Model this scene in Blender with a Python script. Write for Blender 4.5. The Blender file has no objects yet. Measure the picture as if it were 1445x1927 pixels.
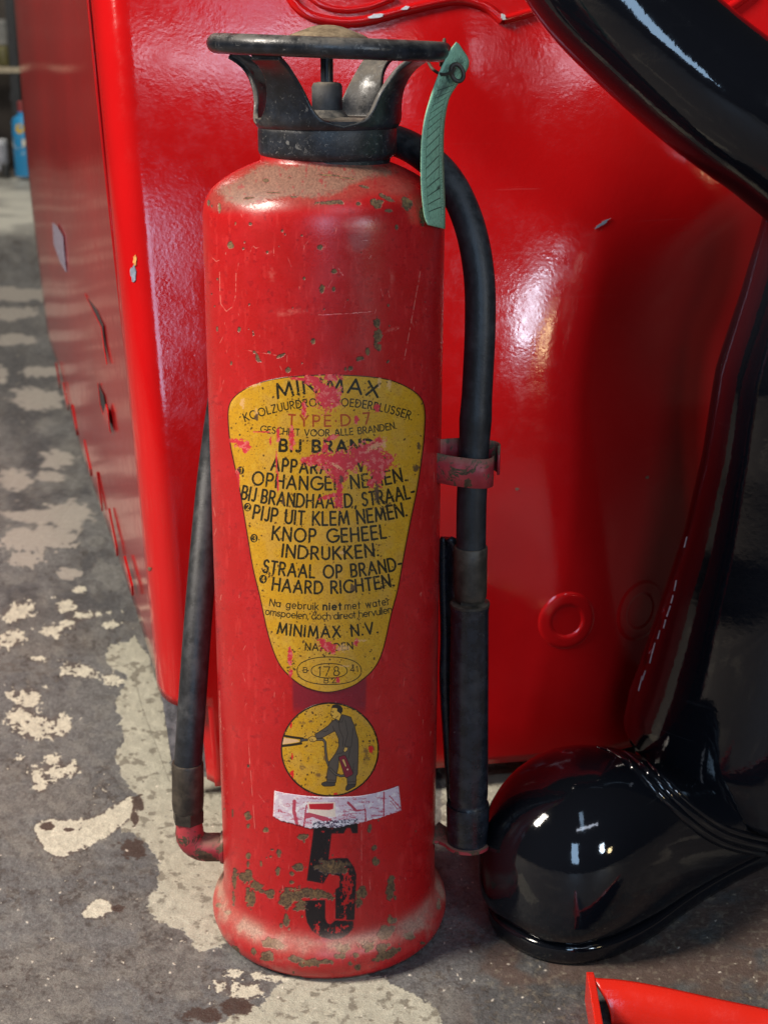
import bpy, bmesh, math, random
import numpy as np
from mathutils import Vector, Matrix
R = math.radians
S = bpy.context.scene
COL = S.collection
random.seed(7)

# ------------------------------------------------------------------ camera
FPX, PITCH, HC, ROLL = 2767.0, R(17.5), 0.638, R(-0.22)
cd = bpy.data.cameras.new("camera"); cam = bpy.data.objects.new("camera", cd); COL.objects.link(cam)
cam.location = (0, 0, HC)
cam.rotation_euler = (Matrix.Rotation(math.pi/2 - PITCH, 4, 'X') @ Matrix.Rotation(-ROLL, 4, 'Z')).to_euler()
cd.sensor_fit = 'VERTICAL'; cd.sensor_height = 36; cd.lens = FPX/1927*36
cd.clip_start = .02; cd.clip_end = 60
cd.dof.use_dof = True; cd.dof.focus_distance = 0.98; cd.dof.aperture_fstop = 13.0
S.camera = cam
S.view_settings.view_transform = 'Standard'; S.view_settings.look = 'None'
S.view_settings.exposure = -0.15; S.view_settings.gamma = 1
S.cycles.max_bounces = 8

# ------------------------------------------------------------------ light (an indoor workshop)
w = bpy.data.worlds.new("World"); S.world = w; w.use_nodes = True
bg = w.node_tree.nodes['Background']; bg.inputs[0].default_value = (.50, .44, .40, 1); bg.inputs[1].default_value = .05
def area(name, loc, aim, sx, sy, power, col):
    l = bpy.data.lights.new(name, 'AREA'); l.shape = 'RECTANGLE'; l.size = sx; l.size_y = sy
    l.energy = power; l.color = col
    o = bpy.data.objects.new(name, l); COL.objects.link(o); o.location = loc
    o.rotation_euler = (Vector(aim) - Vector(loc)).to_track_quat('-Z', 'Y').to_euler()
    return o
area("window_light", (-2.20, .34, 2.50), (-.02, 1.02, .33), .80, .95, 205, (1, .91, .80))
area("window_far", (1.80, -1.43, 1.04), (.09, 1.2, .43), .26, .50, 17, (.70, .84, 1))
area("skylight", (.55, -.9, 2.9), (.1, 1.1, .3), .20, 1.5, 5, (.50, .72, 1))
area("roof_window", (.95, -1.40, 2.75), (0, 1.25, .6), 1.5, .20, 10, (.76, .84, 1))
area("warm_lamp", (2.02, -1.09, .74), (.1, 1.2, .4), .18, .22, 4, (1, .78, .42))
area("low_window", (.14, -2.6, 1.36), (.1, 1.1, .5), .62, 1.5, 31, (.46, .70, 1))
area("back_fill_light", (-2.2, 6.0, 2.9), (-1.9, 6.6, 0), 1.2, 1.6, 75, (1, .94, .84))  # unseen fill light, added to brighten the far floor and back wall

# ------------------------------------------------------------------ measuring helpers: a sighted point of the photograph -> a place in the room
cP, sP, cR, sR = math.cos(PITCH), math.sin(PITCH), math.cos(ROLL), math.sin(ROLL)
def ray(px, py):
    u = px - 722.5; v = py - 963.5
    u2 = u*cR - v*sR; v2 = u*sR + v*cR
    return np.array([u2/FPX, cP - v2/FPX*sP, -sP - v2/FPX*cP])
def at(px, py, Y):
    r = ray(px, py); t = Y/r[1]; return Vector((r[0]*t, Y, HC + r[2]*t))
def on_floor(px, py, z=0.0):
    r = ray(px, py); t = (z-HC)/r[2]; return Vector((r[0]*t, r[1]*t, z))
def on_plane(px, py, p, n):
    r = Vector(ray(px, py)); o = Vector((0, 0, HC)); t = (Vector(p)-o).dot(Vector(n))/r.dot(Vector(n)); return o + r*t
def project(x, y, z):
    dz = z - HC
    f = y*cP - dz*sP; up = y*sP + dz*cP
    u2 = x/f*FPX; v2 = -up/f*FPX
    return u2*cR + v2*sR + 722.5, -u2*sR + v2*cR + 963.5
AX, AY, RB = -0.0405, 0.988, 0.0799           # axis and radius of the extinguisher
def on_cyl(px, py, rad=RB):
    r = ray(px, py); a = r[0]**2 + r[1]**2; b = -2*(r[0]*AX + r[1]*AY); c = AX**2 + AY**2 - rad*rad
    t = (-b - math.sqrt(max(b*b - 4*a*c, 0)))/(2*a); x, y, z = r[0]*t, r[1]*t, HC + r[2]*t
    return math.atan2(x-AX, AY-y), z          # azimuth (0 = front), height

# ------------------------------------------------------------------ object helpers
def tag(o, label=None, cat=None, group=None, kind=None):
    if label: o['label'] = label
    if cat: o['category'] = cat
    if group: o['group'] = group
    if kind: o['kind'] = kind
    return o
def empty(name, loc, label, cat, group=None):
    o = bpy.data.objects.new(name, None); COL.objects.link(o); o.location = loc; o.empty_display_size = .05
    return tag(o, label, cat, group)
ROOTLOC = {}
def mesh(name, verts, faces, mat, parent=None, uvs=None, smooth=True):
    me = bpy.data.meshes.new(name); me.from_pydata([tuple(v) for v in verts], [], faces)
    if uvs is not None:
        uv = me.uv_layers.new(name="UVMap")
        if isinstance(uvs, dict): data = [uvs[(p.index, k)] for p in me.polygons for k in range(len(p.vertices))]
        else: data = [uvs[v] for p in me.polygons for v in p.vertices]
        uv.data.foreach_set("uv", np.array(data, dtype=np.float32).ravel())
    if smooth: me.polygons.foreach_set("use_smooth", [True]*len(me.polygons))
    me.materials.append(mat); me.update()
    o = bpy.data.objects.new(name, me); COL.objects.link(o)
    if parent:
        o.parent = parent; L = Vector((0, 0, 0)); q = parent
        while q: L += q.location; q = q.parent
        o.location = -L if parent.type == 'EMPTY' else (0, 0, 0)   # geometry is written in room coordinates
    return o
def recalc(o):
    bm = bmesh.new(); bm.from_mesh(o.data); bmesh.ops.recalc_face_normals(bm, faces=bm.faces); bm.to_mesh(o.data); bm.free(); return o
def sharp(o, ang=40):
    o.data.set_sharp_from_angle(angle=R(ang)); return o
def grid(name, P, mat, parent=None, uv=None, closed_u=False, closed_v=False, caps=False, smooth=True):
    """P[i][j] rows of points"""
    n, m = len(P), len(P[0]); V = [p for row in P for p in row]; F = []
    for i in range(n if closed_u else n-1):
        for j in range(m if closed_v else m-1):
            a, b = i, (i+1) % n; c, d = j, (j+1) % m
            F.append((a*m+c, a*m+d, b*m+d, b*m+c))
    if caps:
        F.append(tuple(range(m))[::-1]); F.append(tuple((n-1)*m + k for k in range(m)))
    uvs = [q for row in uv for q in row] if uv else None
    return mesh(name, V, F, mat, parent, uvs, smooth)
def revolve(name, prof, mat, parent, cx, cy, seg=96, tilt=None):
    V = []; F = []; n = len(prof)
    for k in range(seg):
        a = 2*math.pi*k/seg
        for r, z in prof: V.append(Vector((cx + r*math.sin(a), cy - r*math.cos(a), z)))
    for k in range(seg):
        b = (k+1) % seg
        for i in range(n-1): F.append((k*n+i, b*n+i, b*n+i+1, k*n+i+1))
    if prof[0][0] > 1e-6: F.append(tuple(k*n for k in range(seg))[::-1])
    if prof[-1][0] > 1e-6: F.append(tuple(k*n+n-1 for k in range(seg)))
    if tilt:
        M, c = tilt; V = [c + M @ (v-c) for v in V]
    o = mesh(name, V, F, mat, parent); recalc(o); return sharp(o, 35)
def spline(pts, n=8):
    P = [Vector(p) for p in pts]; P = [2*P[0]-P[1]] + P + [2*P[-1]-P[-2]]; out = []
    for i in range(1, len(P)-2):
        for k in range(n):
            t = k/n; a, b, c, d = P[i-1], P[i], P[i+1], P[i+2]
            out.append(.5*((2*b) + (c-a)*t + (2*a-5*b+4*c-d)*t*t + (3*b-a-3*c+d)*t**3))
    out.append(P[-2]); return out
def tube(name, path, rad, mat, parent=None, seg=24, closed=False, caps=True):
    n = len(path); rows = []; nrm = None
    for i, p in enumerate(path):
        if closed: t = path[(i+1) % n] - path[i-1]
        else: t = path[min(i+1, n-1)] - path[max(i-1, 0)]
        t.normalize()
        if nrm is None:
            nrm = t.orthogonal().normalized()
        nrm = (nrm - t*nrm.dot(t)).normalized(); bn = t.cross(nrm)
        r = rad(i/(n-1)) if callable(rad) else rad
        rows.append([p + (nrm*math.cos(2*math.pi*k/seg) + bn*math.sin(2*math.pi*k/seg))*r for k in range(seg)])
    o = grid(name, rows, mat, parent, closed_u=closed, closed_v=True, caps=caps and not closed)
    recalc(o); return sharp(o, 50)
def box(name, c, d, mat, parent=None, rz=0, bev=0.0, M=None):
    bm = bmesh.new(); bmesh.ops.create_cube(bm, size=1)
    for v in bm.verts: v.co = Vector((v.co.x*d[0], v.co.y*d[1], v.co.z*d[2]))
    if bev: bmesh.ops.bevel(bm, geom=bm.edges[:], offset=bev, segments=2, affect='EDGES')
    rot = M or Matrix.Rotation(rz, 3, 'Z')
    for v in bm.verts: v.co = rot @ v.co + Vector(c)
    V = [v.co.copy() for v in bm.verts]; bm.verts.index_update(); F = [tuple(v.index for v in f.verts) for f in bm.faces]; bm.free()
    return mesh(name, V, F, mat, parent, smooth=False)
def orient(o, d):
    me = o.data; d = Vector(d)
    if sum(p.normal.dot(d)*p.area for p in me.polygons) < 0: me.flip_normals()
    return o
def solid(o, t, off=0):
    m = o.modifiers.new("thickness", 'SOLIDIFY'); m.thickness = t; m.offset = off; return o

# ------------------------------------------------------------------ raster helpers (all textures are computed here from numbers)
def vnoise(h, w_, cell, seed, octv=4, ax=1.0, gain=.55):
    rng = np.random.RandomState(seed); out = np.zeros((h, w_), np.float32); amp = 1; tot = 0
    for o in range(octv):
        cy = max(cell/(2**o), 1.0); cx = max(cell*ax/(2**o), 1.0)
        gh, gw = int(h/cy)+3, int(w_/cx)+3; g = rng.rand(gh, gw).astype(np.float32)
        y = np.arange(h, dtype=np.float32)/cy; x = np.arange(w_, dtype=np.float32)/cx
        yi = y.astype(int); xi = x.astype(int); fy = y-yi; fx = x-xi
        fy = (fy*fy*(3-2*fy))[:, None]; fx = (fx*fx*(3-2*fx))[None]
        A = g[yi]; B = g[yi+1]
        rowA = A[:, xi]*(1-fx) + A[:, xi+1]*fx; rowB = B[:, xi]*(1-fx) + B[:, xi+1]*fx
        out += amp*(rowA*(1-fy) + rowB*fy); tot += amp; amp *= gain
    return out/tot
def sm(a, b, x):
    t = np.clip((x-a)/(b-a), 0, 1); return t*t*(3-2*t)
class Canvas:
    def __init__(s, x0, y0, x1, y1, sc):
        s.x0, s.y0, s.sc = x0, y0, sc; s.w = int((x1-x0)*sc); s.h = int((y1-y0)*sc)
        s.X = (x0 + (np.arange(s.w, dtype=np.float32)+.5)/sc); s.Y = (y0 + (np.arange(s.h, dtype=np.float32)+.5)/sc)
    def zeros(s): return np.zeros((s.h, s.w), np.float32)
    def win(s, xa, ya, xb, yb):
        i0 = max(int((xa-s.x0)*s.sc), 0); i1 = min(int((xb-s.x0)*s.sc)+1, s.w); j0 = max(int((ya-s.y0)*s.sc), 0); j1 = min(int((yb-s.y0)*s.sc)+1, s.h)
        return (slice(j0, j1), slice(i0, i1)) if i1 > i0 and j1 > j0 else None
    def stroke(s, m, pts, wd):
        for (xa, ya), (xb, yb) in zip(pts[:-1], pts[1:]):
            p = wd/2 + 1.5; k = s.win(min(xa, xb)-p, min(ya, yb)-p, max(xa, xb)+p, max(ya, yb)+p)
            if not k: continue
            X = s.X[k[1]][None]; Y = s.Y[k[0]][:, None]; dx, dy = xb-xa, yb-ya; L = dx*dx+dy*dy+1e-9
            t = np.clip(((X-xa)*dx + (Y-ya)*dy)/L, 0, 1); d = np.hypot(X-xa-t*dx, Y-ya-t*dy)
            m[k] = np.maximum(m[k], np.clip(.5 - (d-wd/2)*s.sc, 0, 1))
    def poly(s, m, pts, val=1.0):
        xs = [p[0] for p in pts]; ys = [p[1] for p in pts]; k = s.win(min(xs)-1, min(ys)-1, max(xs)+1, max(ys)+1)
        if not k: return
        X = s.X[k[1]][None]; Y = s.Y[k[0]][:, None]; ins = np.zeros((Y.shape[0], X.shape[1]), bool)
        for (xa, ya), (xb, yb) in zip(pts, pts[1:]+pts[:1]):
            if ya == yb: continue
            c = ((ya > Y) != (yb > Y)) & (X < (xb-xa)*(Y-ya)/(yb-ya)+xa); ins ^= c
        m[k] = np.maximum(m[k], ins*val)
    def blob(s, m, cx, cy, rx, ry, ang=0, val=1.0):
        q = 1.9*max(rx, ry); k = s.win(cx-q, cy-q, cx+q, cy+q)
        if not k: return
        X = s.X[k[1]][None]-cx; Y = s.Y[k[0]][:, None]-cy; a = R(ang); c, n = math.cos(a), math.sin(a)
        d = np.sqrt(((X*c+Y*n)/rx)**2 + ((-X*n+Y*c)/ry)**2); m[k] = np.maximum(m[k], np.clip(1.9-d, 0, 1.9)/1.9*val)
    def sample(s, img, px, py):
        x = np.clip((px-s.x0)*s.sc-.5, 0, s.w-1.001); y = np.clip((py-s.y0)*s.sc-.5, 0, s.h-1.001)
        xi = x.astype(int); yi = y.astype(int); fx = x-xi; fy = y-yi
        if img.ndim == 3: fx = fx[..., None]; fy = fy[..., None]
        return (img[yi, xi]*(1-fx) + img[yi, xi+1]*fx)*(1-fy) + (img[yi+1, xi]*(1-fx) + img[yi+1, xi+1]*fx)*fy
def blur(m, n):
    for ax in (0, 1):
        for _ in range(2):
            c = np.cumsum(np.pad(m, [(n+1, n) if i == ax else (0, 0) for i in (0, 1)], mode='edge'), axis=ax, dtype=np.float64)
            a = np.take(c, range(2*n+1, c.shape[ax]), ax); b = np.take(c, range(0, c.shape[ax]-2*n-1), ax); m = ((a-b)/(2*n+1)).astype(np.float32)
    return m
def mixc(img, col, m):
    c = np.array(col, np.float32)/255 if max(col) > 1 else np.array(col, np.float32)
    return img*(1-m[..., None]) + c*m[..., None]
def image(name, rgb, alpha):
    """rows top-to-bottom in, packed generated image out"""
    h, w_ = rgb.shape[:2]; im = bpy.data.images.new(name, w_, h, alpha=True)
    a = np.ones((h, w_, 4), np.float32); a[..., :3] = np.clip(rgb, 0, 1); a[..., 3] = np.clip(alpha, 0.004, 1)
    im.alpha_mode = 'CHANNEL_PACKED'
    im.pixels.foreach_set(a[::-1].ravel()); im.update(); im.pack(); return im

# ------------------------------------------------------------------ materials
class NT:
    def __init__(s, name):
        s.m = bpy.data.materials.new(name); s.m.use_nodes = True; s.t = s.m.node_tree; s.b = s.t.nodes['Principled BSDF']
    def n(s, typ, **kw):
        x = s.t.nodes.new('ShaderNode'+typ)
        for k, v in kw.items():
            if isinstance(k, str) and hasattr(x, k): setattr(x, k, v)
        return x
    def l(s, a, b): s.t.links.new(a, b)
    def coord(s, out='Object', scale=(1, 1, 1)):
        c = s.n('TexCoord'); mp = s.n('Mapping'); mp.inputs['Scale'].default_value = scale; s.l(c.outputs[out], mp.inputs['Vector']); return mp.outputs[0]
    def noise(s, scale, detail=5, rough=.6, vec=None, dist=0):
        x = s.n('TexNoise'); x.inputs['Scale'].default_value = scale; x.inputs['Detail'].default_value = detail
        x.inputs['Roughness'].default_value = rough; x.inputs['Distortion'].default_value = dist
        s.l(vec if vec else s.coord(), x.inputs['Vector']); return x.outputs['Fac']
    def ramp(s, f, a, b, lo=0, hi=1):
        x = s.n('MapRange'); x.interpolation_type = 'SMOOTHSTEP'; x.inputs[1].default_value = a; x.inputs[2].default_value = b; x.inputs[3].default_value = lo; x.inputs[4].default_value = hi
        s.l(f, x.inputs[0]); return x.outputs[0]
    def mix(s, f, a, b):
        x = s.n('Mix'); x.data_type = 'RGBA'
        for sock, v in ((x.inputs[0], f), (x.inputs[6], a), (x.inputs[7], b)):
            if hasattr(v, 'is_linked') or hasattr(v, 'node'): s.l(v, sock)
            elif isinstance(v, (int, float)): sock.default_value = v
            else: sock.default_value = (*v, 1)
        return x.outputs[2]
    def math(s, op, a, b=0.0):
        x = s.n('Math'); x.operation = op
        for k, v in enumerate((a, b)):
            if hasattr(v, 'node'): s.l(v, x.inputs[k])
            else: x.inputs[k].default_value = v
        return x.outputs[0]
    def bump(s, h, strength, dist):
        x = s.n('Bump'); x.inputs['Strength'].default_value = strength; x.inputs['Distance'].default_value = dist
        s.l(h, x.inputs['Height']); return x
    def set(s, **kw):
        for k, v in kw.items():
            i = s.b.inputs[k.replace('_', ' ')]
            if hasattr(v, 'node'): s.l(v, i)
            else: i.default_value = (*v, 1) if isinstance(v, tuple) and len(v) == 3 else v
        return s

def enamel(name, col, rough=.16, peel=.25, peel_scale=420, dark=.82, coat=0.0, spec=.5, wave=.0, wscale=22):
    t = NT(name); v = t.coord()
    n1 = t.noise(3.5, 4, .55, v); n2 = t.noise(peel_scale, 2, .5, v); n3 = t.noise(60, 6, .7, v)
    c = t.mix(t.ramp(n1, .3, .7), tuple(x*dark for x in col), col)
    c = t.mix(t.ramp(n3, .68, .80, 0, .25), c, tuple(min(1, x*.6+.06) for x in col))
    if wave:
        sv = t.coord('Object', (5, 5, 210)); sc_ = t.noise(1.0, 4, .6, sv, .4); c = t.mix(t.math('MULTIPLY', t.ramp(sc_, .665, .71, 0, .30), t.ramp(n1, .48, .6)), c, tuple(min(1, x*.8+.07) for x in col))
    n4 = t.noise(wscale, 3, .5, v); b0 = t.bump(n4, wave, .006); b = t.bump(n2, peel, .0009); t.l(b0.outputs[0], b.inputs['Normal'])
    t.set(Base_Color=c, Roughness=t.ramp(n3, .35, .75, rough*.8, rough*1.7), Normal=b.outputs[0]); t.b.inputs['Specular IOR Level'].default_value = spec
    t.b.inputs['Coat Weight'].default_value = coat; t.b.inputs['Coat Roughness'].default_value = .08
    return t.m
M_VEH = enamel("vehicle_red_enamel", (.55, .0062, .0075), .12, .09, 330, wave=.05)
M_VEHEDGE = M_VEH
M_SIDE = enamel("vehicle_side_shaded_enamel", (.36, .008, .010), .10, .05, 60, spec=.32)  # vehicle red darkened: the side's weaker light is put into the colour
M_TRAY = enamel("tray_red_enamel", (.66, .020, .010), .22, .15, 500)
M_STAT = enamel("statue_black_gloss", (.005, .006, .009), .06, .06, 240, wave=.045, wscale=24, spec=.58)

def worn_black(name, col=(.011, .014, .020), dust=(.20, .17, .13), amount=.6, rough=.5, chips=.10):
    t = NT(name); v = t.coord(); g = t.n('NewGeometry'); sx = t.n('SeparateXYZ'); t.l(g.outputs['Normal'], sx.inputs[0])
    up = t.ramp(sx.outputs[2], -.05, .75)
    n = t.noise(110, 6, .65, v); f = t.noise(620, 3, .6, v); big = t.noise(28, 5, .6, v)
    d = t.math('MULTIPLY', t.math('ADD', t.math('MULTIPLY', up, amount), t.ramp(big, .52, .78, 0, .30)), t.ramp(n, .25, .7))
    c = t.mix(t.ramp(n, .3, .75), tuple(x*.6 for x in col), tuple(x*1.8 for x in col)); c = t.mix(d, c, dust)
    if chips: c = t.mix(t.ramp(t.noise(240, 6, .8, v, 1.5), .70-chips*.35, .75-chips*.35, 0, .7), c, (.20, .195, .185))
    t.set(Base_Color=c, Roughness=t.ramp(d, 0, .5, rough, .85), Normal=t.bump(t.math('ADD', n, f), .25, .0006).outputs[0]); return t.m
M_GUARD = worn_black("black_guard_paint", amount=.70, rough=.32, chips=.30)
M_COLLAR = worn_black("black_collar_paint", amount=.32, rough=.42, chips=.36)
M_RING = worn_black("black_grip", amount=.42, rough=.3, chips=.30)
M_INNER = worn_black("dusty_black_casting", amount=1.0, rough=.6)
M_RUBBER = worn_black("black_rubber_hose", (.013, .015, .019), (.13, .125, .12), .28, .44, .10)
M_NOZ = worn_black("black_nozzle_metal", (.012, .014, .020), (.14, .135, .13), .16, .27, .2)
M_FERR = worn_black("aged_brown_ferrule", (.030, .024, .019), (.22, .17, .11), .4, .45, 0)
M_BLACKGAP = worn_black("dark_underbody_gap_shade", (.012, .012, .014), (.06, .055, .05), .4, .8, 0)
M_GREYPLATE = worn_black("grey_plate", (.13, .13, .14), (.25, .23, .20), .4, .6, 0)
M_DUST = NT("dust_covered_knob"); _n = M_DUST.noise(130, 6, .65)
M_DUST.set(Base_Color=M_DUST.mix(M_DUST.ramp(_n, .3, .7), (.10, .068, .036), (.27, .20, .12)), Roughness=.95, Normal=M_DUST.bump(_n, .4, .001).outputs[0]); M_DUST = M_DUST.m
def rusty_red(name, amt=.5):
    t = NT(name); v = t.coord(); n = t.noise(75, 6, .7, v, .6); f = t.noise(420, 4, .7, v); d = t.noise(30, 4, .6, v)
    g = t.n('NewGeometry'); sx = t.n('SeparateXYZ'); t.l(g.outputs['Normal'], sx.inputs[0])
    c = t.mix(t.ramp(n, amt-.02, amt+.02), t.mix(t.ramp(f, .3, .7), (.045, .030, .018), (.12, .075, .040)), t.mix(t.ramp(d, .35, .65), (.26, .018, .030), (.42, .045, .055)))
    c = t.mix(t.math('MULTIPLY', t.ramp(sx.outputs[2], .2, .95), t.ramp(n, .3, .6, .3, .8)), c, (.30, .22, .15))
    t.set(Base_Color=c, Roughness=t.ramp(n, amt-.05, amt+.05, .85, .42), Normal=t.bump(t.math('ADD', n, f), .4, .0007).outputs[0]); return t.m
M_RUSTY = rusty_red("chipped_red_over_rust", .47)
M_WIRE = worn_black("rusty_wire", (.035, .028, .022), (.2, .15, .1), .3, .55, 0)
def plain(name, col, rough=.6, var=.25, scale=60):
    t = NT(name); n = t.noise(scale, 5, .6); t.set(Base_Color=t.mix(t.ramp(n, .3, .7), tuple(x*(1-var) for x in col), tuple(min(1, x*(1+var)) for x in col)), Roughness=rough, Normal=t.bump(n, .15, .001).outputs[0]); return t.m
def image_mat(name, im, rough=(.35, .85), bump_d=.0006, bump_s=.6, micro=500, grainy=.12):
    """colour from the computed image, alpha = roughness/height of the paint film"""
    t = NT(name); tex = t.n('TexImage'); tex.image = im; tex.interpolation = 'Linear'; tex.extension = 'EXTEND'
    c = t.n('TexCoord'); t.l(c.outputs['UV'], tex.inputs[0]); v = t.coord(); n = t.noise(micro, 4, .7, v); n2 = t.noise(45, 5, .6, v)
    hsv = t.n('HueSaturation'); t.l(tex.outputs['Color'], hsv.inputs['Color']); t.l(t.ramp(n, .2, .8, 1-grainy, 1+grainy), hsv.inputs['Value'])
    t.set(Base_Color=hsv.outputs[0], Roughness=t.math('ADD', t.ramp(tex.outputs['Alpha'], 0, 1, rough[1], rough[0]), t.ramp(n2, .3, .7, -.05, .08)))
    h = t.math('ADD', tex.outputs['Alpha'], t.math('MULTIPLY', n, .18)); t.set(Normal=t.bump(h, bump_s, bump_d).outputs[0]); return t.m

# ================================================================== FLOOR
FC = Canvas(-20, 325, 1465, 1945, 1.5)
def conv(lst, ox, oy, k): return [((a[0]/k+ox), (a[1]/k+oy), a[2]/k, a[3]/k, *(a[4:])) for a in lst]
def cpts(lst, ox, oy, k): return [(x/k+ox, y/k+oy) for x, y in lst]
def paint_floor():
    h, w_ = FC.h, FC.w
    n1 = vnoise(h, w_, 60, 1, 6, 1.3); n2 = vnoise(h, w_, 9, 2, 4, 1.5); n3 = vnoise(h, w_, 160, 3, 5, 1.6); n4 = vnoise(h, w_, 3, 4, 2)
    img = np.zeros((h, w_, 3), np.float32) + np.array((107, 106, 105), np.float32)/255
    img = mixc(img, (98, 97, 97), sm(.42, .6, n1)); img = mixc(img, (114, 109, 103), sm(.5, .66, n3)*.6)
    img = mixc(img, (72, 65, 61), sm(.54, .62, n2)*sm(.46, .58, n1)*.7); n5 = vnoise(h, w_, 5, 6, 3); img *= (.62 + .36*n4 + .32*n5)[..., None]
    Xg = FC.X[None]; Yg = FC.Y[:, None]
    dark_mid = sm(1230, 1080, Yg+0*Xg)*sm(430, 700, Yg+0*Xg)*sm(.40, .56, .5*n1+.5*n3); img = mixc(img, (58, 57, 60), dark_mid*.75)  # middle distance of the floor coloured darker, in noise patches
    nA = vnoise(h, w_, 26, 7, 5, 1.5); img = mixc(img, (150, 146, 136), sm(.52, .62, nA)*sm(940, 800, Xg+0*Yg)*.22); img = mixc(img, (70, 66, 64), sm(.60, .68, vnoise(h, w_, 20, 8, 5, 1.3))*.32); rt = sm(840, 960, Xg + 0*Yg)                                    # browner, darker floor on the right
    img = img*(1-.18*rt[..., None]); img = mixc(img, (88, 68, 60), rt*sm(.5, .62, n3)*.7); img = mixc(img, (136, 128, 112), rt*sm(.58, .70, n2)*.45)
    light = FC.zeros(); cream = FC.zeros(); brown = FC.zeros(); farl = FC.zeros()
    for p in conv([(880, 900, 60, 60)], 0, 1100, 3.44): pass
    FC.poly(light, cpts([(880, 340), (960, 450), (1030, 650), (1110, 1100), (1115, 1400), (920, 1400), (800, 1260), (740, 1110), (800, 980), (770, 860), (740, 760), (800, 680), (830, 600), (700, 520), (680, 430), (800, 370)], 0, 1100, 3.44))
    FC.poly(light, cpts([(880, -30), (1700, -100), (1800, 500), (1330, 700), (1400, 980), (1280, 1020), (1210, 1010), (1180, 940), (1130, 890), (980, 820), (920, 760), (930, 670), (980, 640), (980, 440), (920, 370), (840, 290), (720, 280), (840, 160), (890, 60)], 0, 1480, 3.284))
    FC.poly(light, cpts([(230, 200), (330, 90), (470, 90), (640, 110), (700, 140), (800, 185), (860, 230), (905, 330), (60, 330), (60, 287), (130, 245), (215, 215)], 380, 1780, 1.9527))
    FC.poly(light, [(830, 1440), (1000, 1430), (940, 1490), (905, 1560), (830, 1600)])
    for p in conv([(130, 175, 95, 45, -15), (70, 210, 60, 25), (425, 140, 60, 32, -10), (570, 200, 80, 25, -8), (715, 180, 35, 12), (795, 170, 25, 12), (720, 260, 45, 20), (330, 300, 70, 35), (70, 350, 75, 45, -10), (460, 250, 40, 20), (525, 30, 45, 15, -15), (340, 85, 20, 12), (260, 473, 45, 10), (540, 560, 110, 35, 15), (440, 560, 40, 25), (720, 620, 50, 35), (60, 720, 40, 20), (190, 745, 75, 55), (140, 860, 80, 55), (230, 930, 110, 70), (400, 910, 60, 70), (300, 660, 20, 10), (140, 1115, 35, 12), (340, 1140, 60, 40), (370, 1210, 60, 50), (470, 1190, 45, 50), (250, 1230, 40, 50), (260, 1310, 40, 30)], 0, 1100, 3.44):
        FC.blob(cream, *p)
    for p in conv([(170, 170, 55, 25), (120, 100, 25, 12), (70, 150, 25, 14), (210, 110, 30, 12), (270, 120, 30, 14)], 380, 1780, 1.9527): FC.blob(cream, *p)
    for q in ([(215, 240), (290, 200), (370, 210), (440, 205), (560, 200), (650, 160), (700, 120), (820, 65), (860, 110), (850, 160), (760, 230), (700, 290), (620, 330), (540, 370), (450, 400), (380, 440), (330, 420), (270, 380), (245, 320)], [(500, 800), (560, 720), (630, 685), (690, 720), (700, 770), (620, 800), (530, 815)]):
        FC.poly(cream, cpts(q, 0, 1480, 3.284), .95)
    for p in conv([(200, 915, 80, 20), (200, 1035, 100, 45), (10, 920, 20, 30), (90, 770, 90, 20), (280, 1310, 70, 40), (70, 1400, 60, 40), (230, 1390, 60, 20), (330, 1560, 100, 50), (170, 1570, 130, 25), (150, 1680, 150, 60), (120, 1760, 80, 40), (320, 1830, 50, 25), (60, 560, 160, 30), (40, 650, 150, 24)], 0, 320, 2.4077): FC.blob(farl, *p)
    for p in conv([(830, 380, 80, 55), (860, 100, 35, 50), (840, 200, 25, 40), (740, 750, 45, 22), (1250, 1410, 100, 35), (290, 240, 40, 24), (430, 265, 30, 12)], 0, 1480, 3.284) + conv([(130, 225, 50, 30), (30, 255, 40, 25)], 380, 1780, 1.9527): FC.blob(brown, *p)
    light = blur(light, 9); lm = sm(.47, .52, light + 1.0*(n2-.5) + .7*(n1-.5) + .5*(n5-.5))
    lc = np.zeros_like(img) + np.array((172, 168, 152), np.float32)/255; lc *= (.90+.22*vnoise(h, w_, 14, 9, 4))[..., None]
    lc = mixc(lc, (118, 112, 100), sm(.60, .68, vnoise(h, w_, 16, 10, 4, 1.6))*.8)
    img = img*(1-lm[..., None]) + lc*lm[..., None]
    farw = sm(1130, 1000, Yg + 0*Xg)
    fm = sm(.46, .54, farl*1.2 + .9*(n1-.5)+.9*(n2-.5)); img = mixc(img, (168, 160, 150), fm*.9)
    band = sm(322, 340, Yg+0*Xg)*sm(452, 425, Yg+0*Xg)*(.55+.45*sm(.35, .6, vnoise(h, w_, 30, 12, 3, 6))); img = mixc(img, (206, 204, 192), band*.9)
    cm = sm(.50, .54, blur(cream, 5)*1.1 + 1.25*(n2-.5) + .4*(n1-.5) + .55*(n5-.5)); cc = np.zeros_like(img)+np.array((192, 186, 168), np.float32)/255; cc *= (.80+.22*n2+.2*n5)[..., None]
    halo = sm(.25, .5, blur(cream, 12) + .5*(n1-.5)); img = mixc(img, (78, 62, 54), halo*(1-cm)*.45*sm(900, 1100, Yg+0*Xg))
    img = img*(1-cm[..., None]) + cc*cm[..., None]
    bm_ = sm(.5, .58, brown*1.1 + .8*(n2-.5)+.4*(n1-.5)); img = mixc(img, (66, 50, 44), bm_*.9)
    rng = np.random.RandomState(5); sp = FC.zeros()
    for _ in range(230):
        x = rng.uniform(0, 1445); y = 1927 - abs(rng.normal(0, 330)); r = rng.uniform(.6, 1.9)
        FC.blob(sp, x, y, r*rng.uniform(1, 2), r, rng.uniform(0, 180))
    img = mixc(img, (232, 222, 205), sm(.35, .6, sp)*.85)
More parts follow.
